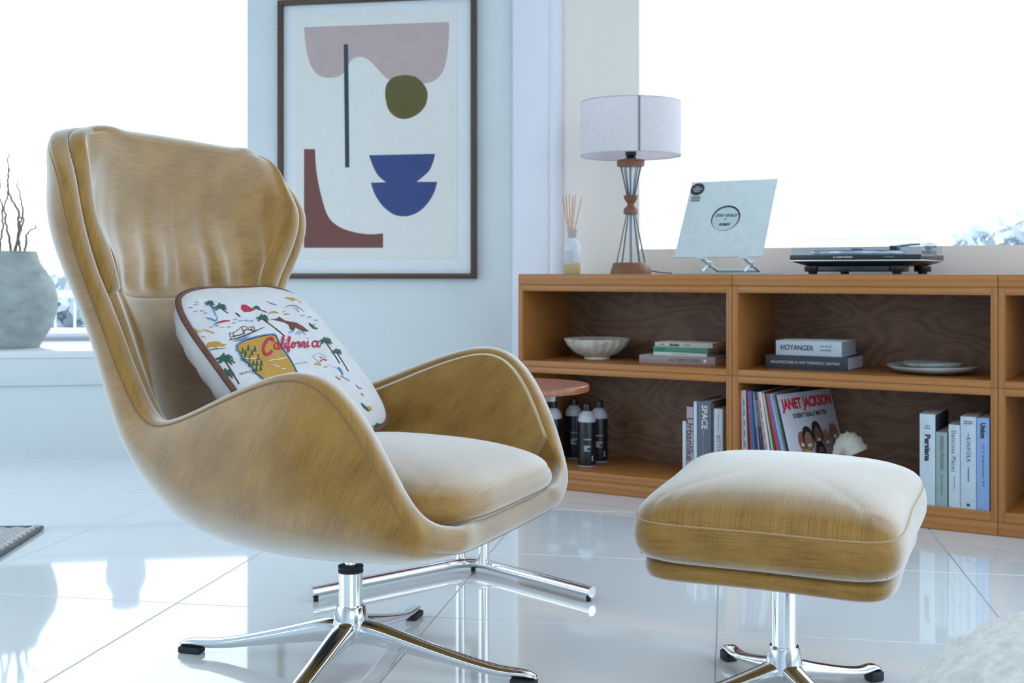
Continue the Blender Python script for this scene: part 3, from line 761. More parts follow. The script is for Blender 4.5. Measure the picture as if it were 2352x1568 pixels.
class Dec:
    """print pieces; each poly or stroke group becomes a part of its own when split is asked for"""
    def __init__(s): s.parts = []; s.cur = None
    def _b(s):
        if s.cur is None: s.cur = B(); s.parts.append(s.cur)
        return s.cur
    def cut(s): s.cur = None; return s
    def poly(s, pts, off=.0008, centre=None):
        c = centre or (sum(p[0] for p in pts)/len(pts), sum(p[1] for p in pts)/len(pts)); R_ = 5; n = len(pts); V = []; F_ = []
        for r_ in range(1, R_+1):
            for p in pts: V.append(surf(c[0]+(p[0]-c[0])*r_/R_, c[1]+(p[1]-c[1])*r_/R_, off))
        V.append(surf(c[0], c[1], off))
        for k in range(n): F_.append((len(V)-1, k, (k+1) % n))
        for r_ in range(R_-1):
            for k in range(n): F_.append((r_*n+k, (r_+1)*n+k, (r_+1)*n+(k+1) % n, r_*n+(k+1) % n))
        s._b().add(V, F_); return s
    def stroke(s, pts, w_, off=.0012, smooth=True, taper=False):
        P_ = cr(pts, max(8, len(pts)*6)) if smooth and len(pts) > 2 else cr(pts, 6)
        V = []; F_ = []; n = len(P_)
        for i in range(n):
            d = P_[min(i+1,n-1)]-P_[max(i-1,0)]; d = d/(np.linalg.norm(d)+1e-9); q = np.array((-d[1], d[0]))
            ww = w_*(1 if not taper else .2+.8*math.sin(math.pi*min(1,(i+.5)/n)))
            for sg in (-1, 0, 1): V.append(surf(P_[i][0]+q[0]*ww*sg/2, P_[i][1]+q[1]*ww*sg/2, off))
        for i in range(n-1): F_ += [(i*3, i*3+1, i*3+4, i*3+3), (i*3+1, i*3+2, i*3+5, i*3+4)]
        s._b().add(V, F_); return s
    def build(s, name, m, kind=None):
        for b in s.parts:
            o = b.build(name, PC[m], pillow)
            if kind: o['kind'] = kind
        return o
# measured print positions: (x, y) in a close view of the cushion -> cloth coordinates (U, V) on its front
gU, gV = np.meshgrid(np.linspace(.004, .996, 220), np.linspace(.004, .996, 220), indexing='ij')
gW = np.array([pm @ surf(a, b_, 0) for a, b_ in zip(gU.ravel(), gV.ravel())])
gX = (1176+FPX*gW[:,0]/gW[:,1]-380)*3.92; gY = (626+FPX*(H-gW[:,2])/gW[:,1]-640)*3.92; gU = gU.ravel(); gV = gV.ravel()
def uv(x, y):
    d = (gX-x)**2+(gY-y)**2; k = np.argpartition(d, 4)[:4]; w_ = 1/(d[k]+.5); w_ /= w_.sum()
    return (float((gU[k]*w_).sum()), float((gV[k]*w_).sum()))
def Q(*p): return [uv(*q) for q in p]
class Ink(Dec):
    def poly(s, pts, off=.0008, centre=None): return Dec.poly(s, [uv(*p) for p in pts], off)
    def stroke(s, pts, w_, off=.0012, smooth=True, taper=False):
        P_ = cr(pts, max(8, len(pts)*6)) if smooth and len(pts) > 2 else cr(pts, 8)
        V = []; F_ = []; n = len(P_)
        for i in range(n):
            d = P_[min(i+1,n-1)]-P_[max(i-1,0)]; d = d/(np.linalg.norm(d)+1e-9); q = np.array((-d[1], d[0]))
            ww = w_*(1 if not taper else .2+.8*math.sin(math.pi*min(1,(i+.5)/n)))
            for sg in (-1, 0, 1): V.append(surf(*uv(P_[i][0]+q[0]*ww*sg/2, P_[i][1]+q[1]*ww*sg/2), off))
        for i in range(n-1): F_ += [(i*3, i*3+1, i*3+4, i*3+3), (i*3+1, i*3+2, i*3+5, i*3+4)]
        s._b().add(V, F_); return s
mp_pts = [(640,602),(700,562),(800,532),(900,512),(980,512),(1010,565),(1045,625),(1095,695),(1135,760),(1165,820),(1200,900),(1150,990),(1050,1010),(950,975),(860,885),(800,840),(770,790),(735,755),(690,725),(672,675),(645,640)]
Ink().poly(mp_pts).build('map_print', 'ochre')
ol = [(900+(p[0]-900)*1.045, 740+(p[1]-740)*1.045) for p in mp_pts]; ol.append(ol[0])
Ink().stroke(ol, 9, .0007).build('map_outline', 'blue')
Ink().stroke(mp_pts+[mp_pts[0]], 6, .0012).build('map_edge', 'navy')
fd = Ink()
for x_, y_ in ((688,635),(738,612),(798,620),(714,655),(770,652),(708,700),(748,698),(828,692),(748,750),(782,748),(816,748),(856,745),(812,800),(850,790)):
    for q in range(3): fd.poly([(x_-9-4*q, y_+14*q+8), (x_, y_-22+14*q), (x_+9+4*q, y_+14*q+8)], .0014)
fd.build('fir_print', 'green', 'stuff')
PC['white'] = flat('print_white', (.7,.72,.74), .85)
Ink().stroke([(705,718),(760,722),(830,712)], 5, .0016).stroke([(925,738),(980,730),(1040,722),(1090,712)], 7, .0016).stroke([(955,775),(1000,782)], 6, .0016).stroke([(980,795),(1030,790)], 6, .0016).stroke([(1030,815),(1080,808)], 6, .0016).build('map_white_marks', 'white', 'stuff')
def palm(x_, y_, r_, tx, ty, w_=12):
    Ink().stroke([(x_, y_), ((x_*.45+tx*.55)-3, (y_+ty)/2), (tx, ty)], w_, .0009).build('palm_trunk_print', 'trunk')
    d = Ink()
    for k, a in enumerate(np.linspace(-.55, math.pi+.55, 12)):
        L_ = r_*(.9+.2*math.sin(k*2.3)); d.stroke([(x_, y_), (x_+math.cos(a)*L_*.6, y_-math.sin(a)*L_*.55-r_*.08), (x_+math.cos(a)*L_, y_-math.sin(a)*L_*.45+r_*.22)], r_*.17, .0013+.0001*(k % 3), taper=True)
    d.build('palm_leaf_print', 'green')
palm(525,735,92,655,945,14); palm(538,862,80,575,995,16); palm(1440,570,62,1572,765,8); palm(1542,665,48,1650,835,7); palm(486,262,58,555,310,7); palm(388,225,46,450,285,6); palm(868,362,60,1072,520,9); palm(812,268,36,910,305,6); palm(1918,1335,50,1960,1420,9)
Ink().stroke([(565,490),(618,478),(690,430),(735,440)], 5).stroke([(565,490),(585,545)], 6).stroke([(598,486),(618,538)], 6).stroke([(675,430),(705,500)], 6).stroke([(785,430),(805,478)], 7).stroke([(760,430),(775,475)], 6).stroke([(590,520),(680,500),(720,455),(790,470),(800,478)], 9).stroke([(735,440),(790,430)], 4).build('bridge_print', 'brown', 'stuff')
Ink().stroke([(560,552),(660,530),(760,490),(885,436)], 11, taper=True).cut().stroke([(620,305),(645,325),(668,345)], 12, taper=True).build('shore_print', 'navy')
Ink().stroke([(600,562),(680,545),(750,515)], 14, .0011, taper=True).build('water_print', 'blue')
Ink().poly([(935,368),(1000,360),(1018,342),(1045,372),(1110,385),(1180,398),(1235,430),(1292,475),(1240,478),(1200,455),(1170,440),(1150,470),(1120,458),(1105,415),(1060,390),(1000,375)]).build('tree_tunnel_print', 'brown')
Ink().stroke([(1105,490),(1150,470)], 8, .0013).stroke([(1170,500),(1200,470)], 6, .0013).stroke([(1200,505),(1215,472)], 6, .0013).stroke([(1260,505),(1225,478)], 5, .0013).build('road_print', 'blue', 'stuff')
Ink().poly([(680,232),(720,236),(765,262),(795,282),(755,296),(700,300),(672,268)]).cut().stroke([(430,405),(500,385),(572,378)], 16, taper=True).cut().stroke([(1385,752),(1420,728),(1450,738)], 9).cut().poly([(865,835),(890,825),(915,850),(890,862)]).cut().poly([(1975,1285),(2000,1292),(2010,1335),(1985,1320)]).build('red_print', 'red')
Ink().stroke([(350,212),(405,255),(440,320),(450,345)], 11, taper=True).cut().stroke([(350,352),(395,360),(440,378),(462,345)], 15, taper=True).cut().stroke([(1545,800),(1575,820),(1600,872)], 20, taper=True).cut().poly([(1960,1370),(2050,1350),(2060,1390),(1975,1420)]).build('blue_print', 'blue')
bl = Ink()
for x_, y_ in ((240,295),(300,290),(330,310),(195,262),(240,235),(250,215),(385,435),(440,425),(480,440),(540,436),(420,418),(590,400),(600,368),(650,380),(700,378),(745,382),(1215,335),(1275,348),(1340,378)):
    bl.stroke([(x_, y_+4), (x_+9, y_-4), (x_+19, y_+3), (x_+28, y_-5), (x_+38, y_+1)], 4)
for i in range(len(mp_pts)-8): bl.stroke([(mp_pts[-1-i][0]-26, mp_pts[-1-i][1]-4), (mp_pts[-1-i][0]-16, mp_pts[-1-i][1]+18)], 5) if i < 7 else None
bl.build('wave_print', 'blue', 'stuff')
Ink().stroke([(205,472),(235,458),(265,470),(325,472)], 12, taper=True).cut().stroke([(255,450),(270,475),(275,498)], 14, taper=True).cut().stroke([(325,455),(365,468),(435,492)], 12, taper=True).cut().stroke([(310,518),(355,528)], 8, taper=True).cut().poly([(350,605),(375,572),(440,562),(480,565),(500,585),(545,588),(520,605),(500,612),(470,600),(450,622),(400,612),(370,625)]).cut().stroke([(920,318),(965,300),(1012,310)], 14, taper=True).cut().stroke([(1055,322),(1115,320)], 9, taper=True).cut().stroke([(1050,300),(1080,292)], 6, taper=True).cut().stroke([(1340,775),(1365,765),(1405,778)], 16, taper=True).cut().stroke([(1420,798),(1462,792)], 10, taper=True).cut().poly([(1070,172),(1180,190),(1225,215),(1150,205)]).cut().stroke([(1530,880),(1580,912)], 12, taper=True).cut().poly([(1800,1150),(1850,1148),(1868,1185),(1835,1190)]).cut().stroke([(1762,1030),(1790,1058)], 14, taper=True).cut().poly([(1958,1295),(2010,1305),(2055,1345),(2050,1385),(1990,1400),(1965,1350)]).build('ochre_print', 'ochre')
Ink().stroke([(365,645),(440,632),(535,625)], 7, taper=True).cut().stroke([(1765,1120),(1800,1160),(1840,1195)], 22, taper=True).cut().stroke([(1290,400),(1330,440),(1370,455)], 18, taper=True).cut().stroke([(1300,432),(1345,415)], 10, taper=True).build('leaf_print', 'green')
Ink().stroke([(1062,265),(1110,245),(1180,250),(1250,300)], 8, taper=True).stroke([(1150,260),(1205,305)], 4).stroke([(1180,255),(1195,300)], 4).stroke([(1318,690),(1385,755)], 4).stroke([(1345,695),(1365,672),(1405,680),(1440,700),(1455,738)], 3).stroke([(1390,700),(1400,712),(1420,708)], 12).stroke([(1470,775),(1550,812)], 2.5).stroke([(1580,875),(1660,920)], 7).stroke([(1715,955),(1745,985),(1775,990)], 12, taper=True).stroke([(905,205),(960,228),(1005,238)], 7, taper=True).build('sketch_print', 'grey', 'stuff')
def ptext(t_, size, x0, y0, ang, m, off=.0016):
    o = text(None, t_, size, (0,0,0), (0,0,0), PC[m], name='printed_word'); me = o.data; ca, sa = math.cos(ang), math.sin(ang)
    for v in me.vertices:
        x_, y_ = v.co.x, v.co.y; v.co = surf(*uv(x0+x_*ca+y_*sa, y0+x_*sa*1.0-y_*ca), off)
    o.parent = pillow; return o
ptext('MENDOCINO', 26, 658, 862, -.28, 'navy'); ptext('LAKE TAHOE', 18, 1165, 766, -.10, 'teal'); ptext('MT. SHASTA', 24, 945, 696, -.16, 'white')
let = {'C': [[(.95,1.25),(.80,1.55),(.45,1.45),(.12,.9),(.05,.35),(.30,-.04),(.62,.08),(.86,.36)]],
 'a': [[(.55,.55),(.32,.70),(.08,.45),(.10,.12),(.30,.0),(.50,.22),(.58,.64),(.55,.15),(.66,.0),(.84,.15)]],
 'l': [[(0,.15),(.25,.80),(.30,1.3),(.17,1.38),(.09,1.0),(.10,.2),(.22,.0),(.44,.15)]],
 'i': [[(0,.15),(.12,.66),(.10,.15),(.20,.0),(.38,.15)], [(.13,.95),(.17,1.03)]],
 'f': [[(0,.15),(.25,.9),(.32,1.35),(.18,1.4),(.12,1.0),(.08,-.35),(.18,-.5),(.28,-.2),(.15,.08),(.50,.18)]],
 'o': [[(.0,.2),(.25,.68),(.05,.45),(.08,.1),(.28,.0),(.48,.2),(.45,.55),(.25,.68),(.45,.56),(.68,.58)]],
 'r': [[(0,.5),(.12,.72),(.16,.55),(.36,.62),(.30,.2),(.40,.02),(.58,.15)]],
 'n': [[(0,.15),(.08,.66),(.08,.02),(.12,.45),(.30,.68),(.40,.5),(.40,.1),(.50,.0),(.68,.15)]]}
for c, x0, y0, sx_, sy_, ww in (('C',868,682,98,92,24),('a',966,634,82,78,13),('l',1036,630,62,74,12),('i',1066,628,58,74,12),('f',1090,626,72,70,13),('o',1128,622,66,70,13),('r',1178,620,60,72,12),('n',1216,620,78,72,13),('i',1270,616,60,74,12),('a',1312,616,98,74,13)):
    d = Ink()
    for st in let[c]: d.stroke([(x0+p[0]*sx_+p[1]*2, y0-p[1]*sy_) for p in st], ww, .002)
    d.build('letter', 'red')

# ------------------------------------------------------------ picture
e1 = (K2-K1).normalized(); pang = math.atan2(e1.y, e1.x); pn = Vector((-e1.y, e1.x))   # pn points out of the room
def wt(u): a = (u-1176)/FPX; return (a*K1.y-K1.x)/(e1.x-a*e1.y)
def wz(u, v):
    p = K1+e1*wt(u); return H-(v-626)*p.y/FPX
pic = thing('framed_picture', 'large framed abstract poster with pink, olive, blue and rust shapes on the back wall', 'picture', (K1.x, K1.y, 0), pang)
X0, X1 = wt(643), wt(1096.5); Zb = wz(1096, 640); Zt = 1.925; fw = .022; fd_ = .032
for nm, bx in (('l', (X0, X0+fw, Zb, Zt)), ('r', (X1-fw, X1, Zb, Zt)), ('b', (X0+fw, X1-fw, Zb, Zb+fw)), ('t', (X0+fw, X1-fw, Zt-fw, Zt))):
    B().box(bx[0], bx[1], -fd_, -.001, bx[2], bx[3]).build('frame_bar', 'frame', pic, bevel=.0015)
B().box(X0+fw, X1-fw, -.012, -.006, Zb+fw, Zt-fw).build('mount_board', 'mount', pic)
B().box(wt(683), wt(1051.5), -.0135, -.012, wz(860, 595), wz(860, 27)).build('poster_sheet', 'paper', pic)
B().box(X0+fw, X1-fw, -.022, -.0195, Zb+fw, Zt-fw).build('glass_pane', 'pane', pic)
def art(pts, m, lay, name='print_shape', sm=True):
    P_ = [(wt(u), wz(u, v)) for u, v in pts]
    y = -.0137-.0003*lay; n = len(P_)
    b = B().add([(x_, y-.0002, z) for x_, z in P_], [tuple(range(n))])
    o = b.build(name, m, pic)
    bb = bmesh.new(); bb.from_mesh(o.data); bmesh.ops.triangulate(bb, faces=bb.faces); bb.to_mesh(bb and o.data); bb.free()
def curve(pts, n=60): return [tuple(p) for p in cr(pts, n)]
C_ = lambda n, c: flat(n, c, .8)
pink = C_('print_pink', (.58,.46,.45)); olive = C_('print_olive', (.13,.115,.03)); ink = C_('print_slate', (.035,.06,.085)); rust = C_('print_rust', (.20,.07,.06)); cob = C_('print_cobalt', (.045,.07,.24))
art([(701,64)]+curve([(701,64),(704,100),(712,140),(727,168),(748,179),(775,178),(790,170),(800,154),(812,137),(828,132),(848,138),(868,158),(892,182),(930,193),(975,193),(1000,186),(1020,164),(1029,125),(1033,80),(1033,52)]), pink, 0)
art([(792,103),(802,103),(805,385),(795,385)], ink, 1)
art(curve([(935,173),(960,180),(980,202),(984,222),(978,245),(960,264),(935,274),(912,270),(896,255),(889,235),(887,210),(893,190),(910,177),(935,173)]), olive, 1)
art([(850,357),(1001,354)]+curve([(1001,354),(997,372),(988,392),(975,405),(959,418)], 16)+[(1006,418)]+curve([(1006,418),(1000,440),(988,462),(970,482),(948,494),(928,497),(905,492),(880,472),(863,446),(854,420)], 30)+[(854,420),(889,419)]+curve([(889,419),(872,405),(860,385),(850,357)], 16)[:-1], cob, 1)
art([(701,343),(726,343)]+curve([(726,343),(729,390),(738,440),(755,495),(780,520),(815,533),(850,538),(882,536)], 30)+[(882,569),(701,569)], rust, 1)

# ------------------------------------------------------------ side table
st = thing('side_table', 'small side table with reddish oval wooden top behind the armchair', 'side table', (-.09, 3.03, 0), 0)
tp = []
for k in range(64):
    a = 2*math.pi*k/64; rr_ = 1-.10*math.cos(a-math.pi)**3; tp.append((.262*math.cos(a)*rr_, .205*math.sin(a)*rr_))
TZ = .468
b = B(); V = []; rings = [(.985, TZ), (1.0, TZ+.003), (1.0, TZ+.015), (.99, TZ+.018)]
for sc_, z in rings: V += [(x_*sc_, y_*sc_, z) for x_, y_ in tp]
m_ = len(tp); F_ = [tuple(range(m_)), tuple(3*m_+k for k in range(m_))]
for r_ in range(3): F_ += [(r_*m_+k, r_*m_+(k+1) % m_, (r_+1)*m_+(k+1) % m_, (r_+1)*m_+k) for k in range(m_)]
b.add(V, F_).build('table_top', 'cherry', st, smooth=True, ang=40)
def rel(u, v, z=0): 
    D = FPX*(H-z)/(v-626); return ((u-1176)/FPX*D+.09, D-3.03)
pL, pC, pR = rel(714, 1381), rel(1082, 1306), rel(1360, 1381); rb = .0128; zc = .022
def bend(p, c, q, r_=.07, n=8):
    p, c, q = Vector(p), Vector(c), Vector(q); a = c+(p-c).normalized()*r_; b_ = c+(q-c).normalized()*r_
    return [p]+[a*(1-t)**2+c*2*t*(1-t)+b_*t*t for t in np.linspace(0,1,n)]+[q]
path = [(p.x, p.y, zc) for p in bend(pL, pC, pR)]
B().tube(path, rb, 20).build('foot_tube', 'chrome2', st, smooth=True)
for pt in (path[0], path[-1], path[5]):
    B().lathe([(0,.0003),(.006,.0003),(.006,zc-.01),(0,zc-.01)], 12, c=(pt[0]*.97, pt[1]*.99+.0, 0)).build('glide', 'rubber', st, smooth=True)
q1 = rel(1058, 1283, .03); q2 = rel(1111, 1296, .03)
for q, r_ in ((q1, .0125), (q2, .0135)):
    B().tube([(q[0], q[1], .03), (q[0], q[1], TZ)], r_, 20).build('post', 'chrome2', st, smooth=True)
B().lathe([(0,TZ-.03),(.013,TZ-.03),(.014,TZ),(0,TZ)], 18, c=(rel(1265, 915, TZ-.02)[0], .03, 0)).build('top_knob', 'bottle_white', st, smooth=True)

# ------------------------------------------------------------ things on the bookcase
lt = .20; ls = su(1449, lt); lx = SP(ls, lt, TOP)
lamp = thing('table_lamp', 'table lamp with linen drum shade, wire cage stem and turned walnut base', 'table lamp', lx, 0)
LD = lx[1]; k_ = LD/FPX
def lz(v): return H+(626-v)*k_-TOP
B().lathe([(0,0),(47*k_,0),(47*k_,.004),(46*k_,.014),(41*k_,.038),(38*k_,.0415),(0,.0415)], 40).build('base', 'walnut', lamp, smooth=True, ang=50)
B().lathe([(0,lz(492)),(16*k_,lz(492)),(17*k_,lz(486)),(16*k_,lz(479)),(10*k_,lz(474)),(8*k_,lz(470)),(10*k_,lz(465)),(15*k_,lz(458)),(17*k_,lz(449)),(0,lz(449))], 36).build('spool', 'walnut', lamp, smooth=True, ang=50)
B().lathe([(0,lz(382)),(31*k_,lz(382)),(32*k_,lz(379)),(32*k_,lz(370)),(30*k_,lz(367)),(0,lz(367))], 40).build('upper_disc', 'walnut', lamp, smooth=True, ang=50)
M['wire'] = mat('grey_wire', (.10,.14,.17), .35, .6)
for k in range(10):
    a = 2*math.pi*k/10+.25
    B().tube([(34*k_*math.cos(a),34*k_*math.sin(a),.040),(10*k_*math.cos(a),10*k_*math.sin(a),lz(491))], .0021, 6).build('wire', 'wire', lamp, smooth=True)
for k in range(10):
    a = 2*math.pi*k/10+.1
    B().tube([(9*k_*math.cos(a),9*k_*math.sin(a),lz(450)),(24*k_*math.cos(a),24*k_*math.sin(a),lz(381))], .0021, 6).build('wire', 'wire', lamp, smooth=True)
M['rod'] = mat('grey_rod', (.28,.36,.45), .35, .5)
B().tube([(0,0,.04),(0,0,lz(491))], .0055, 12).build('rod', 'rod', lamp, smooth=True)
B().tube([(0,0,lz(450)),(0,0,lz(381))], .0055, 12).build('rod', 'rod', lamp, smooth=True)
B().lathe([(0,lz(368)),(12*k_,lz(368)),(13*k_,lz(362)),(9*k_,lz(360)),(13*k_,lz(357)),(13*k_,lz(347)),(10*k_,lz(340)),(0,lz(338))], 20).build('socket', 'blackmetal', lamp, smooth=True)
R_ = 115*k_; z0, z1 = lz(358), lz(236)
sh = B().lathe([(R_,z0),(R_,z1),(R_-.0025,z1),(R_-.0025,z0),(R_,z0)], 72).build('shade', 'linen', lamp, smooth=True, ang=50)
for z in (z0, z1): 
    B().tube([((R_-.001)*math.cos(a),(R_-.001)*math.sin(a),z) for a in np.linspace(0,2*math.pi,73)], .002, 6).build('shade_ring', flat('shade_trim',(.50,.54,.56)), sh, smooth=True, ang=80)
a0 = -math.pi/2+.06
V = [((R_+.0008)*math.cos(a),(R_+.0008)*math.sin(a),z) for z in (z0,z1) for a in (a0-.022,a0,a0+.022)]
B().add(V, [(0,1,4,3),(1,2,5,4)]).build('seam_shadow', flat('seam_shadow_grey',(.20,.26,.27)), sh)  # dark strip paints the rear seam's shadow onto the front linen
for k in range(3):
    a = k*2*math.pi/3+.5; B().tube([(0,0,lz(345)),(R_*.97*math.cos(a),R_*.97*math.sin(a),z1-.02)], .0016, 6).build('shade_spoke', 'wire', sh)
B().tube([(.075,0,.012),(.10,-.01,.006),(.12,-.005,.004),(.15,.01,.003)], .0022, 6).build('power_cord', 'rubber', lamp, smooth=True)

# reed diffuser
dt2 = .16; dx = SP(su(1314, dt2), dt2, TOP); dk_ = dx[1]/FPX
dif = thing('reed_diffuser', 'white glass reed diffuser bottle with orange sticks beside the lamp', 'diffuser', dx, 0)
M['milk'] = mat('milk_glass', (.62,.66,.76), .25)
M['oil'] = mat('yellow_oil', (.60,.52,.28), .2)
h_ = lambda v: (625.5-v)*dk_
B().lathe([(0,h_(600)),(19.5*dk_,h_(600)),(19.7*dk_,h_(562)),(17*dk_,h_(552)),(11*dk_,h_(547)),(10*dk_,h_(543)),(0,h_(543))], 32).build('bottle', 'milk', dif, smooth=True, ang=60)
B().lathe([(0,0),(18*dk_,0),(19.4*dk_,h_(623)),(19.4*dk_,h_(600)),(0,h_(600))], 32).build('oil', 'oil', dif, smooth=True, ang=60)
B().lathe([(0,h_(546)),(10*dk_,h_(546)),(10*dk_,h_(530)),(11.5*dk_,h_(528)),(11.5*dk_,h_(522)),(0,h_(522))], 24).build('collar', flat('collar_pink',(.50,.42,.42)), dif, smooth=True, ang=50)
B().box(-17*dk_,2*dk_,-.0340,-.0325,h_(604),h_(572)).build('label', flat('label_grey',(.55,.60,.64)), dif)
M['reed'] = flat('reed_orange', (.62,.25,.04))
for ux, vy, yy2 in ((1293,450,.01),(1299,446,-.01),(1307,443,.0),(1316,447,.012),(1321,444,-.012),(1336,450,.0)):
    B().tube([((1312-1314+(ux-1314)*.2)*dk_, yy2*.3, h_(540)), ((ux-1314)*dk_, yy2, h_(vy))], .0016, 6).build('reed', 'reed', dif, smooth=True)

# record sleeve on clear acrylic stand
rt = .09; rs0 = su(1548, rt)
rec = thing('record_sleeve', 'pale grey-blue record sleeve with black round sticker, standing on the acrylic stand', 'record', SP(rs0, rt, .823), RZ)
rec.rotation_euler = (math.radians(90-31)-math.pi/2, 0, RZ)
M['sleeve'] = flat('sleeve_blue', (.60,.68,.70))
B().box(0,.315,0,.004,0,.315).build('sleeve', 'sleeve', rec, bevel=.0008)
def disc(parent, cx_, cz_, r_, m, y, name, n=40, hole=0, off=(0,0)):
    if hole:
        b = B(); V = [(cx_+r_*math.cos(2*math.pi*k/n), y, cz_+r_*math.sin(2*math.pi*k/n)) for k in range(n)]
        V += [(cx_+off[0]+hole*math.cos(2*math.pi*k/n), y, cz_+off[1]+hole*math.sin(2*math.pi*k/n)) for k in range(n)]
        b.add(V, [(k, (k+1) % n, n+(k+1) % n, n+k) for k in range(n)])
    else: b = B().add([(cx_+r_*math.cos(2*math.pi*k/n), y, cz_+r_*math.sin(2*math.pi*k/n)) for k in range(n)], [tuple(range(n))])
    return b.build(name, m, parent)
disc(rec, .157, .157, .052, 'ink', -.0006, 'hole_shadow', hole=.0465, off=(-.0015,-.0045))
disc(rec, .157, .154, .047, flat('label_pale',(.50,.60,.62)), -.0008, 'record_label')
text(rec, 'STAY GOLD', .0150, (.157, -.0012, .167), (math.pi/2,0,0), 'ink', align='CENTER', bold=.0004, shear=.35, sx=.95)
text(rec, 'REMIX', .0150, (.157, -.0012, .130), (math.pi/2,0,0), 'ink', align='CENTER', bold=.0004, shear=.35, sx=.95)
disc(rec, .157, .152, .003, 'ink', -.0012, 'spindle_hole', 16)
disc(rec, .028, .282, .026, 'ink', -.0008, 'sticker')
for q, s_ in enumerate(('INCL.', 'TODD EDWARDS', 'REMIX')): pass
text(rec, 'INCL.', .008, (.028, -.0012, .291), (math.pi/2,0,0), 'inkwhite', align='CENTER')
text(rec, 'THORNELLA', .008, (.028, -.0012, .282), (math.pi/2,0,0), 'inkwhite', align='CENTER', sx=.85)
text(rec, 'REMIX', .008, (.028, -.0012, .273), (math.pi/2,0,0), 'inkwhite', align='CENTER')
b = B()
for q in range(3): b.box(.012,.046,-.0009,-.0006,.247-.008*q,.251-.008*q)
b.build('small_print', 'ink', rec)
acr = thing('record_stand', 'clear acrylic record stand holding the pale sleeve on the bookcase', 'stand', SP(rs0+.03, .03, TOP), RZ)
B().box(0,.30,0,.26,.0005,.005).build('base_plate', 'acrylic', acr, bevel=.001)
M['milkacr'] = mat('frosted_acrylic', (.60,.72,.80), .25)
for x_ in (.075, .225):
    B().tube([(x_,.20,.012),(x_,.05,.054)], .006, 10).build('arm', 'milkacr', acr, smooth=True)
    B().tube([(x_,.055,.008),(x_,.13,.040)], .004, 10).build('arm', 'milkacr', acr, smooth=True)
    B().tube([(x_-.009,.125,.034),(x_+.009,.125,.034)], .011, 16).build('hinge', 'milkacr', acr, smooth=True)
    B().box(x_-.012,x_+.012,.030,.075,.0505,.0545).build('lip', 'milkacr', acr, bevel=.001)
    B().box(x_-.012,x_+.012,.028,.033,.0545,.060).build('lip', 'milkacr', acr, bevel=.001)
B().tube([(.075,.20,.012),(.225,.20,.012)], .006, 10).build('cross_bar', 'milkacr', acr, smooth=True)

# record player
tt0 = .045; ts = su(1814, tt0); TW = .41; TD = .345
tt = thing('record_player', 'black record player under a clear dust cover on the oak bookcase', 'record player', SP(ts, tt0, TOP), RZ)
M['plinth'] = mat('player_black', (.012,.016,.022), .35); M['silver'] = mat('silver_trim', (.62,.68,.72), .25, .6)
B().box(0,TW,0,TD,.046,.062).build('plinth', 'plinth', tt, bevel=.002)
B().box(.0015,TW-.0015,.0015,TD-.0015,.0415,.0458).build('trim_strip', 'silver', tt, bevel=.001)
b = B(); v0 = [(0.003,.003),(TW-.003,.003),(TW-.003,TD-.003),(.003,TD-.003)]; v1 = [(.05,.03),(TW-.05,.03),(TW-.05,TD-.03),(.05,TD-.03)]
b.add([(x_,y_,.0413) for x_,y_ in v0]+[(x_,y_,.026) for x_,y_ in v1], [(0,1,2,3),(7,6,5,4),(0,4,5,1),(1,5,6,2),(2,6,7,3),(3,7,4,0)]).build('underbody', 'plinth', tt)
B().box(.085,TW-.10,.02,TD-.05,.008,.026).build('motor_housing', 'blackmetal', tt, bevel=.002)
for x_, y_ in ((.062,.045),(TW-.082,.045),(.10,TD-.06),(TW-.055,TD-.06)):
    f0 = B().lathe([(0,.008),(.025,.008),(.027,.010),(.027,.026),(0,.027)], 32, c=(x_,y_,0)).build('foot', 'blackmetal', tt, smooth=True, ang=50)
    B().lathe([(0,.0003),(.013,.0003),(.014,.008),(0,.008)], 20, c=(x_,y_,0), lobes=16, amp=.1).build('foot_rubber', 'rubber', f0, smooth=True)
B().lathe([(0,.0625),(.150,.0625),(.152,.066),(.151,.073),(0,.074)], 64, c=(.175,.17,0)).build('platter', 'silver', tt, smooth=True, ang=40)
B().lathe([(0,.0742),(.147,.0742),(.147,.0762),(0,.0764)], 64, c=(.175,.17,0)).build('slipmat', flat('felt',(.25,.30,.36)), tt, smooth=True, ang=40)
B().lathe([(0,.076),(.019,.076),(.019,.083),(.016,.0835),(0,.0835)], 24, c=(.19,.10,0)).build('adapter', 'wire', tt, smooth=True, ang=40)
ta = B().tube([(.375,.285,.095),(.370,.20,.097),(.350,.12,.094),(.325,.065,.088)], .0042, 10).build('tonearm', 'wire', tt, smooth=True)
B().box(.308,.332,.03,.072,.076,.090).build('headshell', 'plinth', ta, bevel=.002)
B().lathe([(0,.062),(.024,.062),(.024,.078),(.014,.084),(.014,.104),(0,.106)], 24, c=(.375,.285,0)).build('tonearm_base', 'wire', tt, smooth=True, ang=40)
B().tube([(.377,.30,.096),(.380,.335,.096)], .011, 16).build('counterweight', 'plinth', tt, smooth=True)
b = B(); t_ = .003; za, zb = .0632, .1155
b.box(.004,TW-.004,.004,.004+t_,za,zb).box(.004,TW-.004,TD-.004-t_,TD-.004,za,zb).box(.004,.004+t_,.004,TD-.004,za,zb).box(TW-.004-t_,TW-.004,.004,TD-.004,za,zb).box(.004,TW-.004,.004,TD-.004,zb,zb+t_)
b.build('dust_cover', 'lid', tt)
text(tt, 'audio-technica', .0088, (.150,-.0006,.0545), (math.pi/2,0,0), 'inkwhite', bold=.0001)
disc(tt, .144, .0545, .0035, 'inkwhite', -.0005, 'emblem', 20, hole=.0025)
text(tt, 'AT-LP60XBT', .0055, (.30,-.0006,.0545), (math.pi/2,0,0), flat('ink_grey',(.35,.38,.4)))

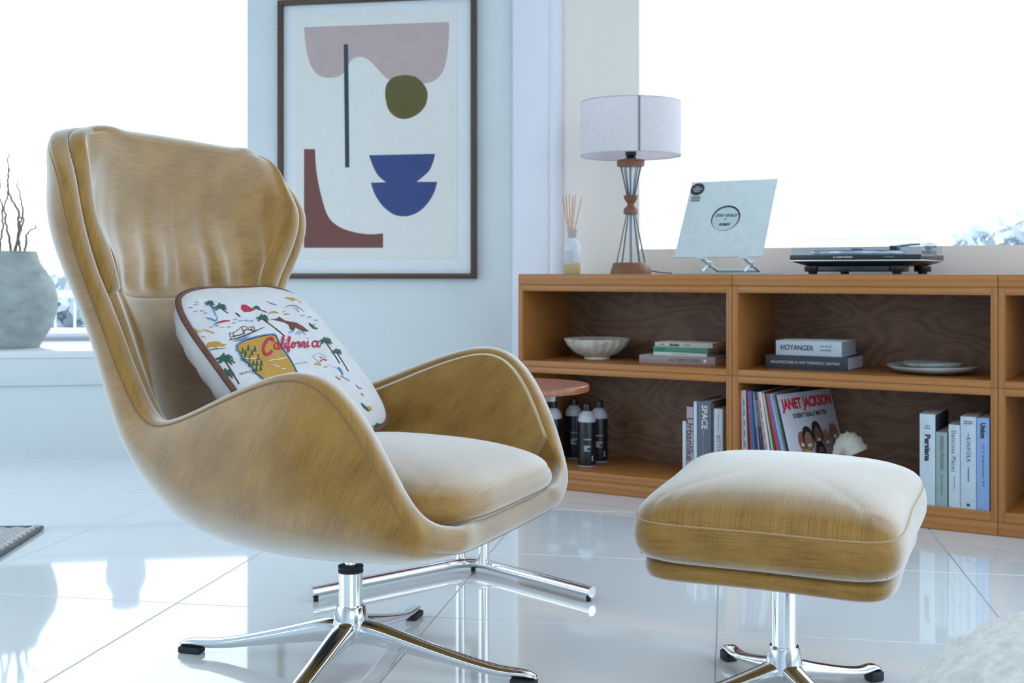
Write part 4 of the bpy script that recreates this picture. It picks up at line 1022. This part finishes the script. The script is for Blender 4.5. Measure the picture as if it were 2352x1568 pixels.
# ------------------------------------------------------------ books and records
def book(label, s, t, z, X_, Y_, Z_, col, lay='up', group=None, page=(.70,.70,.68), name='book', cat='book', dev=0.0):
    o = thing(name, label, cat, SP(s, t, z), RZ+dev, group)
    c = flat('book_cover', col, .55); th = .0022 if min(X_, Z_) > .014 else .0012
    b = B(); e_ = .00004
    if lay == 'up':
        b.box(0,X_,0,th,0,Z_).box(0,th,th,Y_,0,Z_).box(X_-th,X_,th,Y_,0,Z_); b.build('cover', c, o, bevel=.0004)
        B().box(th+e_,X_-th-e_,th+e_,Y_-.004,.003,Z_-.003).build('pages', flat('pages',page), o)
    else:
        b.box(0,X_,0,th,0,Z_).box(0,X_,th,Y_,0,th).box(0,X_,th,Y_,Z_-th,Z_); b.build('cover', c, o, bevel=.0004)
        B().box(.003,X_-.003,th+e_,Y_-.004,th+e_,Z_-th-e_).build('pages', flat('pages',page), o)
    return o
def spine_down(o, s, size, zt, xc, m='ink', **kw):       # lettering reading downwards on an upright spine
    text(o, s, size, (xc, -.0006, zt), (math.pi/2, math.pi/2, 0), m, **kw)
def across(u0, u1, t): return su(u0, t), su(u1, t)-su(u0, t)
# flat stack, left unit
mauve = (.36,.29,.30)
o = book('mauve book All Directions, lowest of the flat stack in the left bookcase', su(1468,.112), .112, Z2, .282, .20, .0275, mauve, 'flat', dev=.012)
text(o, 'ALL DIRECTIONS', .0150, (.112,-.0006,.0137), (math.pi/2,0,0), flat('mauve_ink',(.16,.13,.15)), sx=.98)
disc(o, .245, .0135, .006, 'inkwhite', -.0006, 'emblem', 20)
z = Z2+.0277
o = book('thin mint-white book lying between the mauve and the green books', su(1501,.118), .118, z, .197, .15, .0120, (.62,.68,.60), 'flat', dev=.02)
text(o, 'NOTES ON MOUNTAINS', .005, (.07,-.0006,.006), (math.pi/2,0,0), flat('mint_ink',(.35,.40,.36))); z += .0122
o = book('green book lying in the flat stack above the mauve book', su(1500,.120), .120, z, .206, .15, .0178, (.06,.27,.19), 'flat', dev=-.01)
text(o, 'TRAVEL', .010, (.012,-.0006,.009), (math.pi/2,0,0), flat('green_ink',(.03,.15,.11))); z += .018
o = book('cream book on top of the flat stack in the left bookcase', su(1504,.118), .118, z, .213, .155, .0162, (.52,.48,.42), 'flat', dev=.01)
text(o, 'Studios', .0125, (.055,-.0006,.008), (math.pi/2,0,0), 'ink', bold=.0004, shear=.2); text(o, 'ARTS', .006, (.022,-.0006,.008), (math.pi/2,0,0), 'ink'); text(o, 'VOL 28', .006, (.11,-.0006,.008), (math.pi/2,0,0), 'ink')
# standing books, left unit bottom right
def standing(label, u0, u1, t, vt, Y_, col, **kw):
    s0, X_ = across(u0, u1, t); um = (u0+u1)/2; D = SP(su(um, t), t, 0)[1]
    ht = H-(vt-626)*D/FPX-Z1
    return book(label, s0+.0004, t, Z1, X_-.0008, Y_, ht, col, 'up', **kw), X_, ht
o, X_, h = standing('thin white book, leftmost of the upright books in the left bookcase', 1567.5, 1576.5, .055, 967, .15, (.62,.67,.76))
o, X_, h = standing('pale mauve book with tall dark lettering running down its spine', 1577, 1592.5, .045, 934, .21, (.42,.33,.37))
spine_down(o, 'Urbanlike', .0335, h-.036, X_*.42, flat('urban_ink',(.06,.05,.08)), sx=1.12, bold=.0002)
o, X_, h = standing('narrow white book between the mauve and the slate books', 1593, 1600.5, .042, 922, .21, (.58,.66,.76))
o, X_, h = standing('slate grey book with large white capitals on its spine', 1601, 1634, .045, 922, .22, (.12,.14,.20))
spine_down(o, 'SPACE', .0285, h-.012, X_*.5, 'inkwhite', sx=1.0, bold=.0003)
b = B().box(X_*.45,X_*.47,-.0009,-.0004,h-.115,h-.098); b.build('rule', 'inkwhite', o)
spine_down(o, 'PUBLISHING HOUSE SEOUL', .0065, h-.125, X_*.42, flat('space_small',(.35,.38,.45)))
o, X_, h = standing('dark olive book with a lettered cover, left of the white book at the divider', 1635.5, 1639, .05, 926, .20, (.14,.13,.11))
text(o, 'eng', .030, (X_+.0006,.05,h-.025), (math.pi/2,0,math.pi/2), 'ink', bold=.0006)
o, X_, h = standing('white book with thin blue-grey capitals, last one beside the bookcase divider', 1639.5, 1660, .05, 938.5, .17, (.55,.62,.70))
spine_down(o, 'Modern Painting', .0080, h-.018, X_*.5, flat('bott_small',(.25,.33,.40)))
spine_down(o, 'BOTTICELLI', .0180, h-.088, X_*.5, flat('bott_ink',(.16,.20,.26)))
# flat stack, middle unit
s0, X_ = across(1757.6, 1947.5, .105)
o = book('dark slate book Architecture in the Twentieth Century, lower of two flat books', s0, .105, Z2, X_, .20, .0445, (.035,.045,.06), 'flat', page=(.50,.52,.60))
text(o, 'ARCHITECTURE IN THE TWENTETH CENTURY', .0118, (.018,-.0006,.022), (math.pi/2,0,0), flat('arch_ink',(.60,.60,.70)), sx=.93, bold=.0001)
s0, X_ = across(1782, 1933, .112)
o = book('thick white book with black capitals lying on top of the dark slate book', s0, .112, Z2+.0447, X_, .19, .0485, (.50,.60,.68), 'flat', page=(.42,.45,.54))
text(o, 'HOYANGER', .0240, (.016,-.0006,.025), (math.pi/2,0,0), 'ink', sx=.84, bold=.0004)
text(o, 'EIN BYGD', .0080, (.148,-.0006,.032), (math.pi/2,0,0), 'ink', sx=.9, space=1.3); text(o, 'OG HISTORIE', .0068, (.148,-.0006,.020), (math.pi/2,0,0), 'ink', sx=.85)
# standing books, middle unit right
o, X_, h = standing('tall white book with bold black serif title, leftmost of the upright books at right', 2112, 2148.5, .004, 951, .20, (.52,.62,.70))
spine_down(o, 'Persiana', .0230, h-.060, X_*.48, 'ink', bold=.0009, sx=1.05)
text(o, 'Sabrina', .005, (X_*.5,-.0006,h-.034), (math.pi/2,0,0), 'ink', align='CENTER'); text(o, 'Ghayour', .005, (X_*.5,-.0006,h-.041), (math.pi/2,0,0), 'ink', align='CENTER')
B().box(X_-.0012,X_-.0003,.004,.199,.002,h-.002).build('dark_jacket_side', flat('jacket_dark',(.03,.03,.05)), o)
o, X_, h = standing('short sage green book, shortest of the upright books at right', 2149.2, 2176, .004, 992.6, .17, (.28,.38,.38))
spine_down(o, 'GIORGIO MORANDI', .0165, h-.010, X_*.5, flat('mor_ink',(.09,.14,.15)), sx=.68)
spine_down(o, 'THE METROPOLITAN', .0065, h-.125, X_*.5, flat('mor_ink2',(.12,.17,.18)))
o, X_, h = standing('white book with thin typewriter lettering, just right of the sage green book', 2178.5, 2205, .004, 975.4, .17, (.52,.62,.70))
spine_down(o, 'Delicious Places', .0175, h-.016, X_*.42, flat('del_ink',(.08,.13,.15)), sx=.93, space=1.15)
spine_down(o, 'HIP TOWN MAP', .0050, h-.155, X_*.5, flat('del_ink2',(.2,.25,.3)))
o, X_, h = standing('tall white book with spaced capitals and a small square emblem at its foot', 2205.6, 2242, .004, 957, .20, (.50,.60,.70))
spine_down(o, 'KINFOLK', .0170, h-.060, X_*.5, flat('kin_ink',(.06,.10,.13)), space=1.18, sx=.95)
text(o, 'NATHAN', .0058, (X_*.5,-.0006,h-.014), (math.pi/2,0,0), 'ink', align='CENTER'); text(o, 'WILLIAMS', .0058, (X_*.5,-.0006,h-.020), (math.pi/2,0,0), 'ink', align='CENTER')
spine_down(o, 'THE', .005, h-.048, X_*.5, 'ink'); spine_down(o, 'ENTREPRENEUR', .0058, h-.150, X_*.5, 'ink')
B().box(X_*.4,X_*.6,-.0009,-.0004,.008,.016).build('emblem', flat('emblem_blue',(.05,.07,.2)), o)
o, X_, h = standing('sky blue magazine, last of the upright books at right', 2242.6, 2273, .004, 960, .20, (.24,.38,.66))
spine_down(o, 'Union', .0185, h-.014, X_*.48, 'ink', bold=.0009)
spine_down(o, 'NO. 9   Spring and summer  2016', .0090, h-.078, X_*.52, flat('union_ink',(.10,.14,.30)))
# row of records leaning left, middle unit
sleeve_list = [('dusty pink',(.35,.22,.22)),('crimson',(.40,.04,.06)),('white',(.55,.60,.64)),('cream',(.52,.50,.42)),('ivory with black lettering',(.60,.62,.60)),('pale grey',(.40,.45,.48)),
 ('dark brown',(.05,.035,.035)),('black',(.015,.016,.022)),('bright red',(.50,.03,.05)),('royal blue',(.03,.12,.40)),('navy',(.02,.03,.08)),('charcoal',(.05,.06,.075)),('sky grey',(.22,.30,.38)),('deep green-black',(.02,.035,.035)),('indigo',(.05,.04,.13)),
 ('smoky black',(.03,.03,.035)),('rose pink',(.45,.22,.28)),('off-white with orange lettering',(.58,.52,.48)),('snow white',(.58,.64,.66)),('forest green',(.03,.08,.06)),('bone white',(.52,.52,.46)),('olive',(.15,.15,.05)),('plum black',(.05,.015,.03)),('scarlet',(.55,.04,.04)),('cobalt blue',(.05,.12,.45)),('pale aqua',(.35,.45,.48))]
s_b = su(1697, .02)+.0005; nL = len(sleeve_list); ths = []
wid_map = {'royal blue': .0088, 'scarlet': .0090, 'snow white': .0075, 'bright red': .0050, 'cobalt blue': .0062}
for k, (cn, c) in enumerate(sleeve_list): ths.append(wid_map.get(cn, .0037+.0012*((k*7) % 3)/2))
s_bot = s_b; gap = 0
for k, (cn, c) in enumerate(sleeve_list):
    lean = math.radians(12.5)*(k/(nL-1))**1.15
    if k: s_bot += ths[k-1]/math.cos(lean)+.00055+.315*max(0, math.sin(lean)-math.sin(prev_lean))*0.5
    prev_lean = lean
    prevn = sleeve_list[k-1][0] if k else None
    lab = f'{cn} record sleeve, ' + (f'standing just right of the {prevn} one' if k else 'first of the row at the divider')
    o = thing('record_sleeve', lab, 'record', SP(s_bot, .018+.003*((k*5) % 4)/4, Z1+.0004), RZ, 'record sleeves on the lower shelf')
    o.rotation_euler = (0, 0, RZ)
    o.rotation_mode = 'XYZ'
    hgt = .312+.003*((k*3) % 4)/4
    cm = flat('sleeve_'+cn.replace(' ','_'), c, .45)
    R3 = Matrix.Rotation(-lean, 4, 'Y')
    o.matrix_world = Matrix.Translation(SP(s_bot, .018+.003*((k*5) % 4)/4, Z1+.0006)) @ Matrix.Rotation(RZ, 4, 'Z') @ R3
    B().box(0, ths[k], 0, .312, 0, hgt).build('sleeve', cm, o, bevel=.0005)
    if 'lettering' in cn:
        b = B(); mm = 'ink' if 'black' in cn else flat('orange_ink',(.6,.12,.04))
        for q in range(7): b.box(ths[k]*.25, ths[k]*.75, -.0008, .0002, .06+.034*q, .06+.034*q+.022)
        b.build('spine_print', mm, o)
    if cn in ('charcoal','deep green-black','smoky black','indigo'):
        B().box(ths[k]*.3, ths[k]*.7, -.0008, .0002, .20, .285).build('spine_print', flat('spine_grey',(.25,.27,.3)), o)
# front-facing leaning sleeve
lean = math.radians(15.5); fs = s_bot+ths[-1]+.022
cov = thing('record_sleeve', 'white record sleeve with red lettering and printed smiling faces, leaning at the row end', 'record', (0,0,0), 0)
def face_frame(s_, t_, lean_, yaw):
    return Matrix.Translation(SP(s_, t_, Z1+.001)) @ Matrix.Rotation(RZ+yaw, 4, 'Z') @ Matrix.Rotation(-lean_, 4, 'Y')
cov.matrix_world = face_frame(fs, .022, lean, math.radians(-16))
B().box(0,.005,0,.312,0,.313).build('sleeve', flat('sleeve_white',(.56,.60,.70),.4), cov, bevel=.0006)
# its cover is the +x face, text runs along +y
red = flat('cover_red',(.55,.02,.04))
text(cov, 'JANET JACKSON', .047, (.0056,.012,.276), (math.pi/2,0,math.pi/2), red, bold=.0022, sx=.83)
text(cov, "DOESN'T REALLY MATTER", .021, (.0056,.058,.236), (math.pi/2,0,math.pi/2), 'ink', bold=.0006, sx=.80)
def blob(parent, cy_, cz_, ry, rz_, m, lay, name, n=22, cut=None):
    V = [(.0054+.0003*lay, cy_+ry*math.cos(2*math.pi*k/n), cz_+rz_*math.sin(2*math.pi*k/n)*(1 if cut is None or math.sin(2*math.pi*k/n) > 0 else cut)) for k in range(n)]
    return B().add(V, [tuple(range(n))]).build(name, m, parent)
skin = [flat('skin_a',(.28,.13,.08)), flat('skin_b',(.20,.09,.06)), flat('skin_c',(.33,.18,.12))]; hair = flat('hair',(.02,.015,.012)); teeth = flat('teeth',(.7,.7,.68))
ppl = [(.078,.155,.026,.036,0,(.50,.36,.06),False),(.112,.150,.027,.036,2,(.55,.58,.6),True),(.168,.162,.025,.036,1,(.45,.15,.1),True),(.214,.150,.024,.034,2,(.40,.40,.42),False),(.262,.165,.025,.036,0,(.06,.12,.35),False),(.160,.098,.024,.034,1,(.03,.03,.06),True)]
for i, (py, pz, ry, rz_, sk, sh_, hr) in enumerate(ppl):
    L0 = 1+i*6
    blob(cov, py, pz-.085, .036, .06, flat('shirt%d' % i, sh_), L0, 'printed_shirt')
    if hr: blob(cov, py, pz+.008, ry*1.15, rz_*1.15, hair, L0+1, 'printed_hair')
    blob(cov, py, pz-.002, ry*.86, rz_*.9, skin[sk], L0+2, 'printed_face')
    blob(cov, py, pz-.014, ry*.45, rz_*.16, teeth, L0+3, 'printed_smile')
    for dy in (-.009, .009): blob(cov, py+dy, pz+.007, .003, .0022, hair, L0+3, 'printed_eye', 8)
# ribbed shell object
shl = thing('seashell', 'large cream ribbed seashell leaning beside the leaning record sleeve', 'seashell', SP(su(1938,.10), .12, Z1), RZ); shl.scale = (.62, .8, .97)
V, F_ = [], []; na, nb = 60, 26
for i in range(na):
    a = i/(na-1)*math.pi*2.2; 
    for j in range(nb):
        b_ = 2*math.pi*j/nb; g_ = .060*math.exp(-.24*a); rr_ = g_*(1+.07*math.sin(i*math.pi/1.5))
        cx_ = .055*math.exp(-.24*a)*math.cos(a+.3); cz_ = .055*math.exp(-.24*a)*math.sin(a+.3)
        rad = 1+.0
        V.append((cx_*1+rr_*math.cos(b_)*math.cos(a+.3)*1.0, -.03*a/6+rr_*math.sin(b_)*1.1, .108+cz_+rr_*math.cos(b_)*math.sin(a+.3)))
for i in range(na-1):
    for j in range(nb): F_.append((i*nb+j, i*nb+(j+1) % nb, (i+1)*nb+(j+1) % nb, (i+1)*nb+j))
F_.append(tuple(range(nb))); F_.append(tuple((na-1)*nb+j for j in range(nb)))
mk('shell_body', V, F_, flat('shell_cream',(.52,.49,.44)), shl)
B().lathe([(0,.0005),(.045,.0005),(.058,.012),(.066,.04),(.062,.075),(.045,.105),(0,.12)], 24).build('shell_foot', flat('shell_cream2',(.50,.47,.42)), shl, smooth=True)

# fluted bowl and plates
bt = .20; bs = su(1371, bt)
bw = thing('bowl', 'fluted marble footed bowl on the upper shelf of the left bookcase', 'bowl', SP(bs, bt, Z2+.0003), RZ)
B().lathe([(0,.014),(.040,.014),(.075,.030),(.102,.055),(.1155,.072),(.1185,.0745),(.1170,.0705),(.105,.048),(.078,.022),(.048,.009),(.044,.006)], 96, lobes=20, amp=.07).build('bowl_body', 'marble', bw, smooth=True, ang=70)
B().lathe([(0,.016),(.044,.016),(.046,.010),(.048,0),(.044,0),(0,.001)], 48).build('foot_ring', 'marble', bw, smooth=True, ang=50)
def dish(label, s, t, z, r_, h_, seed, name='plate'):
    o = thing(name, label, 'plate', SP(s, t, z), RZ, None)
    rs_ = np.random.RandomState(seed); ph = rs_.rand(4)*6; prof = [(0,.0),(.5*r_,.0),(.85*r_,.45*h_),(r_,h_*.92),(r_*.985,h_),(.82*r_,.62*h_),(.5*r_,.32*h_),(0,.28*h_)]
    n = 72; V, F_ = [], []; m = len(prof)
    for i in range(n):
        a = 2*math.pi*i/n; k = 1+.02*math.sin(2*a+ph[0])+.012*math.sin(3*a+ph[1])+.008*math.sin(5*a+ph[2])
        for rr_, zz_ in prof: V.append((rr_*k*math.cos(a), rr_*k*math.sin(a), zz_*(1+.08*math.sin(2*a+ph[3]))))
    for i in range(n):
        for j in range(m-1): F_.append((i*m+j, ((i+1) % n)*m+j, ((i+1) % n)*m+j+1, i*m+j+1))
    mk('dish', V, F_, 'plate', o); return o
pt_ = .17; p_s = su(2142, pt_)
dish('larger grey-green stoneware plate, lower of the two in the middle bookcase', p_s, pt_, Z2+.0005, .138, .026, 3)
dish('smaller grey-green stoneware plate nested on the larger one', p_s+.002, pt_, Z2+.0100, .092, .026, 8)

# bottles
def bottle_parts(t):
    B().lathe([(0,.003),(.0325,.003),(.0330,.006),(.0330,.158),(.0325,.160),(0,.160)], 36).build('bottle_body', 'bottle_black', t, smooth=True, ang=50)
    B().lathe([(0,0),(.0322,0),(.0325,.003),(0,.003)], 36).build('base_ring', 'bottle_white', t, smooth=True)
    B().lathe([(0,.160),(.0328,.160),(.0325,.170),(.028,.184),(.018,.195),(.0145,.199),(0,.199)], 36).build('shoulder', 'bottle_white', t, smooth=True, ang=50)
    B().lathe([(0,.199),(.0150,.199),(.0155,.203),(.0140,.222),(.0125,.2245),(0,.2245)], 24).build('cap', 'bottle_black', t, smooth=True, ang=50)
    fr = Matrix.Rotation(.1, 4, 'Z')
    text(t, 'REFORM', .0072, (-.014,-.0338,.098), (math.pi/2,0,0), 'inkwhite'); 
    b = B(); rr_ = random.Random(2)
    for q in range(5): b.box(-.013, -.013+.012+.012*rr_.random(), -.0337, -.0330, .074-.0045*q, .0758-.0045*q)
    b.box(.016,.0165,-.0305,-.0300,.02,.04).box(.0175,.0185,-.0300,-.0290,.02,.04).box(.0195,.020,-.0290,-.0275,.02,.04); b.build('label_print', 'inkwhite', t)
bl_ = [(1348,.13,'black bottle with white shoulder, nearest and clearest of the group under the side table'),
       (1318,.27,'black bottle behind to the left of the nearest bottle'),
       (1376,.245,'black bottle behind to the right of the nearest bottle'),
       (1271,.15,'black bottle half hidden by the armchair, leftmost of the group')]
first = None
for u, t, lab in bl_:
    loc = SP(su(u, t), t, Z1+.0003)
    if first is None:
        first = thing('bottle', lab, 'bottle', loc, 0, 'black bottles on the lower shelf'); bottle_parts(first)
    else: c = copy_tree(first, None, lab); c.location = loc

# ------------------------------------------------------------ sill vase, pot
vD = 5.17; vx = (18-1176)/FPX*vD
vase = thing('vase', 'big rough grey stoneware vase holding bare twigs on the left sill', 'vase', (vx, vD, SILL+.0005), 0)
kk = vD/FPX; vz = lambda v: (797-v)*kk*.985
B().lathe([(0,0),(68*kk,0),(74*kk,vz(785)),(98*kk,vz(745)),(108*kk,vz(705)),(108*kk,vz(680)),(101*kk,vz(650)),(85*kk,vz(622)),(70*kk,vz(600)),(64*kk,vz(580)),(62*kk,vz(573)),(56*kk,vz(573)),(58*kk,vz(590)),(80*kk,vz(640)),(90*kk,vz(690)),(60*kk,vz(770)),(0,vz(775))], 64).build('vase_body', 'stone', vase, smooth=True, ang=50)
def twig(pts, r0):
    b = B(); P_ = cr(pts, 60); rg = np.random.RandomState(int(abs(pts[-1][0])*9999) % 1000); 
    wob = np.cumsum(rg.normal(size=(60,2))*.0022, axis=0); wob -= np.linspace(0,1,60)[:,None]*wob[-1]*.3
    s_ = np.sin(np.linspace(0, 9, 60)+rg.rand()*6)*.008
    P_[:,0] += wob[:,0]+s_; P_[:,1] += wob[:,1]
    b.tube([tuple(p) for p in P_], list(np.linspace(r0, r0*.3, 60)), 6); return b
stem_px = [[(24,640),(36,500),(22,430),(14,345)],[(18,640),(2,560),(6,470),(0,400)],[(28,640),(38,540),(46,460),(44,410)],[(10,640),(30,540),(20,470),(26,380)],[(34,640),(52,560),(66,530),(72,510)],[(26,640),(48,560),(52,500),(50,495)],[(14,640),(-20,540),(-40,440),(-30,340)],[(8,640),(-30,520),(-70,430),(-80,360)]]
for q, pl_ in enumerate(stem_px):
    P3 = [((u-18)*kk, .03*math.sin(q*2.1)*(i/3.), vz(v)) for i, (u, v) in enumerate(pl_)]
    twig(P3, .0075).build('twig', 'twig', vase, smooth=True, ang=80)
pt2 = thing('pot', 'small bulbous white pot on the left sill behind the armchair', 'pot', (-.326*5.15, 5.15, SILL+.0005), 0)
B().lathe([(0,0),(.05,0),(.075,.03),(.086,.08),(.084,.12),(.070,.155),(.058,.175),(.058,.235),(.052,.235),(.050,.18),(.07,.10),(0,.02)], 40).build('pot_body', 'wall_white', pt2, smooth=True, ang=60)

# ------------------------------------------------------------ rug and boucle pouf
rug = thing('rug', 'woven grey and white wool rug at the left edge', 'rug', (-1.41, 3.545, 0), math.radians(3.4))
b = B(); nx_, ny_ = 90, 90; V = []; F_ = []
for i in range(nx_+1):
    for j in range(ny_+1):
        V.append((-1.6*i/nx_, -2.1*j/ny_, .010+.0035*math.sin(i*2.2)*math.cos(j*2.0)))
for i in range(nx_):
    for j in range(ny_): F_.append((i*(ny_+1)+j, i*(ny_+1)+j+1, (i+1)*(ny_+1)+j+1, (i+1)*(ny_+1)+j))
nb_ = len(V); V += [(0,0,.0004),(0,-2.1,.0004),(-1.6,-2.1,.0004),(-1.6,0,.0004)]
F_ += [(0,nb_)+(nb_+1,)+tuple(range(ny_,0,-1)), (nb_+3, nb_, 0)+tuple(i*(ny_+1) for i in range(1,nx_+1))]
mk('rug_field', V, F_, 'rug', rug, fix=False)
B().tube([(.002,.002,.007),(.002,-2.1,.007)], .0065, 8).build('braided_edge', 'rugdark', rug, smooth=True, ang=80)
B().tube([(.002,.002,.007),(-1.6,.002,.007)], .0065, 8).build('braided_edge', 'rugdark', rug, smooth=True, ang=80)
lb = B()
for k in range(60):
    y_ = -.01-.035*k; lb.lathe([(0,.0),(.010,.003),(.012,.009),(.007,.015),(0,.017)], 8, c=(-.012,y_,.003))
tag(lb.build('wool_loops', flat('rug_white_wool',(.62,.62,.61)), rug, smooth=True), kind='stuff')
db = B()
for k in range(60):
    y_ = -.0275-.035*k; db.lathe([(0,.0),(.008,.003),(.009,.008),(.005,.012),(0,.013)], 8, c=(-.014,y_,.003))
tag(db.build('dark_wool_loops', 'rugdark', rug, smooth=True), kind='stuff')
pf = thing('pouf', 'blurred cream boucle pouf at the lower right corner', 'pouf', (.79, 1.17, 0), .3)
V, F_ = [], []; n1, n2_ = 96, 60; rg = np.random.RandomState(11)
for i in range(n1):
    for j in range(n2_+1):
        a = 2*math.pi*i/n1; ph = -math.pi/2+math.pi*j/n2_; ce = abs(math.cos(ph))**.75; se = math.copysign(abs(math.sin(ph))**.75, math.sin(ph))
        nb_ = .004*math.sin(i*2.9+j*1.7)*math.sin(j*2.3+i)+.003*rg.rand()
        V.append(((.40+nb_)*ce*math.cos(a), (.40+nb_)*ce*math.sin(a),   .200+(.200+nb_)*se))
for i in range(n1):
    for j in range(n2_): F_.append((i*(n2_+1)+j, ((i+1) % n1)*(n2_+1)+j, ((i+1) % n1)*(n2_+1)+j+1, i*(n2_+1)+j+1))
zmin = min(v[2] for v in V); V = [(a, b_, c-zmin+.0005) for a, b_, c in V]
mk('pouf_cover', V, F_, 'boucle', pf)
B().tube([(.401*math.cos(a), .401*math.sin(a), .20) for a in np.linspace(0, 2*math.pi, 60)], .004, 6).build('seam', flat('pouf_seam',(.5,.5,.47)), pf, smooth=True, ang=80)
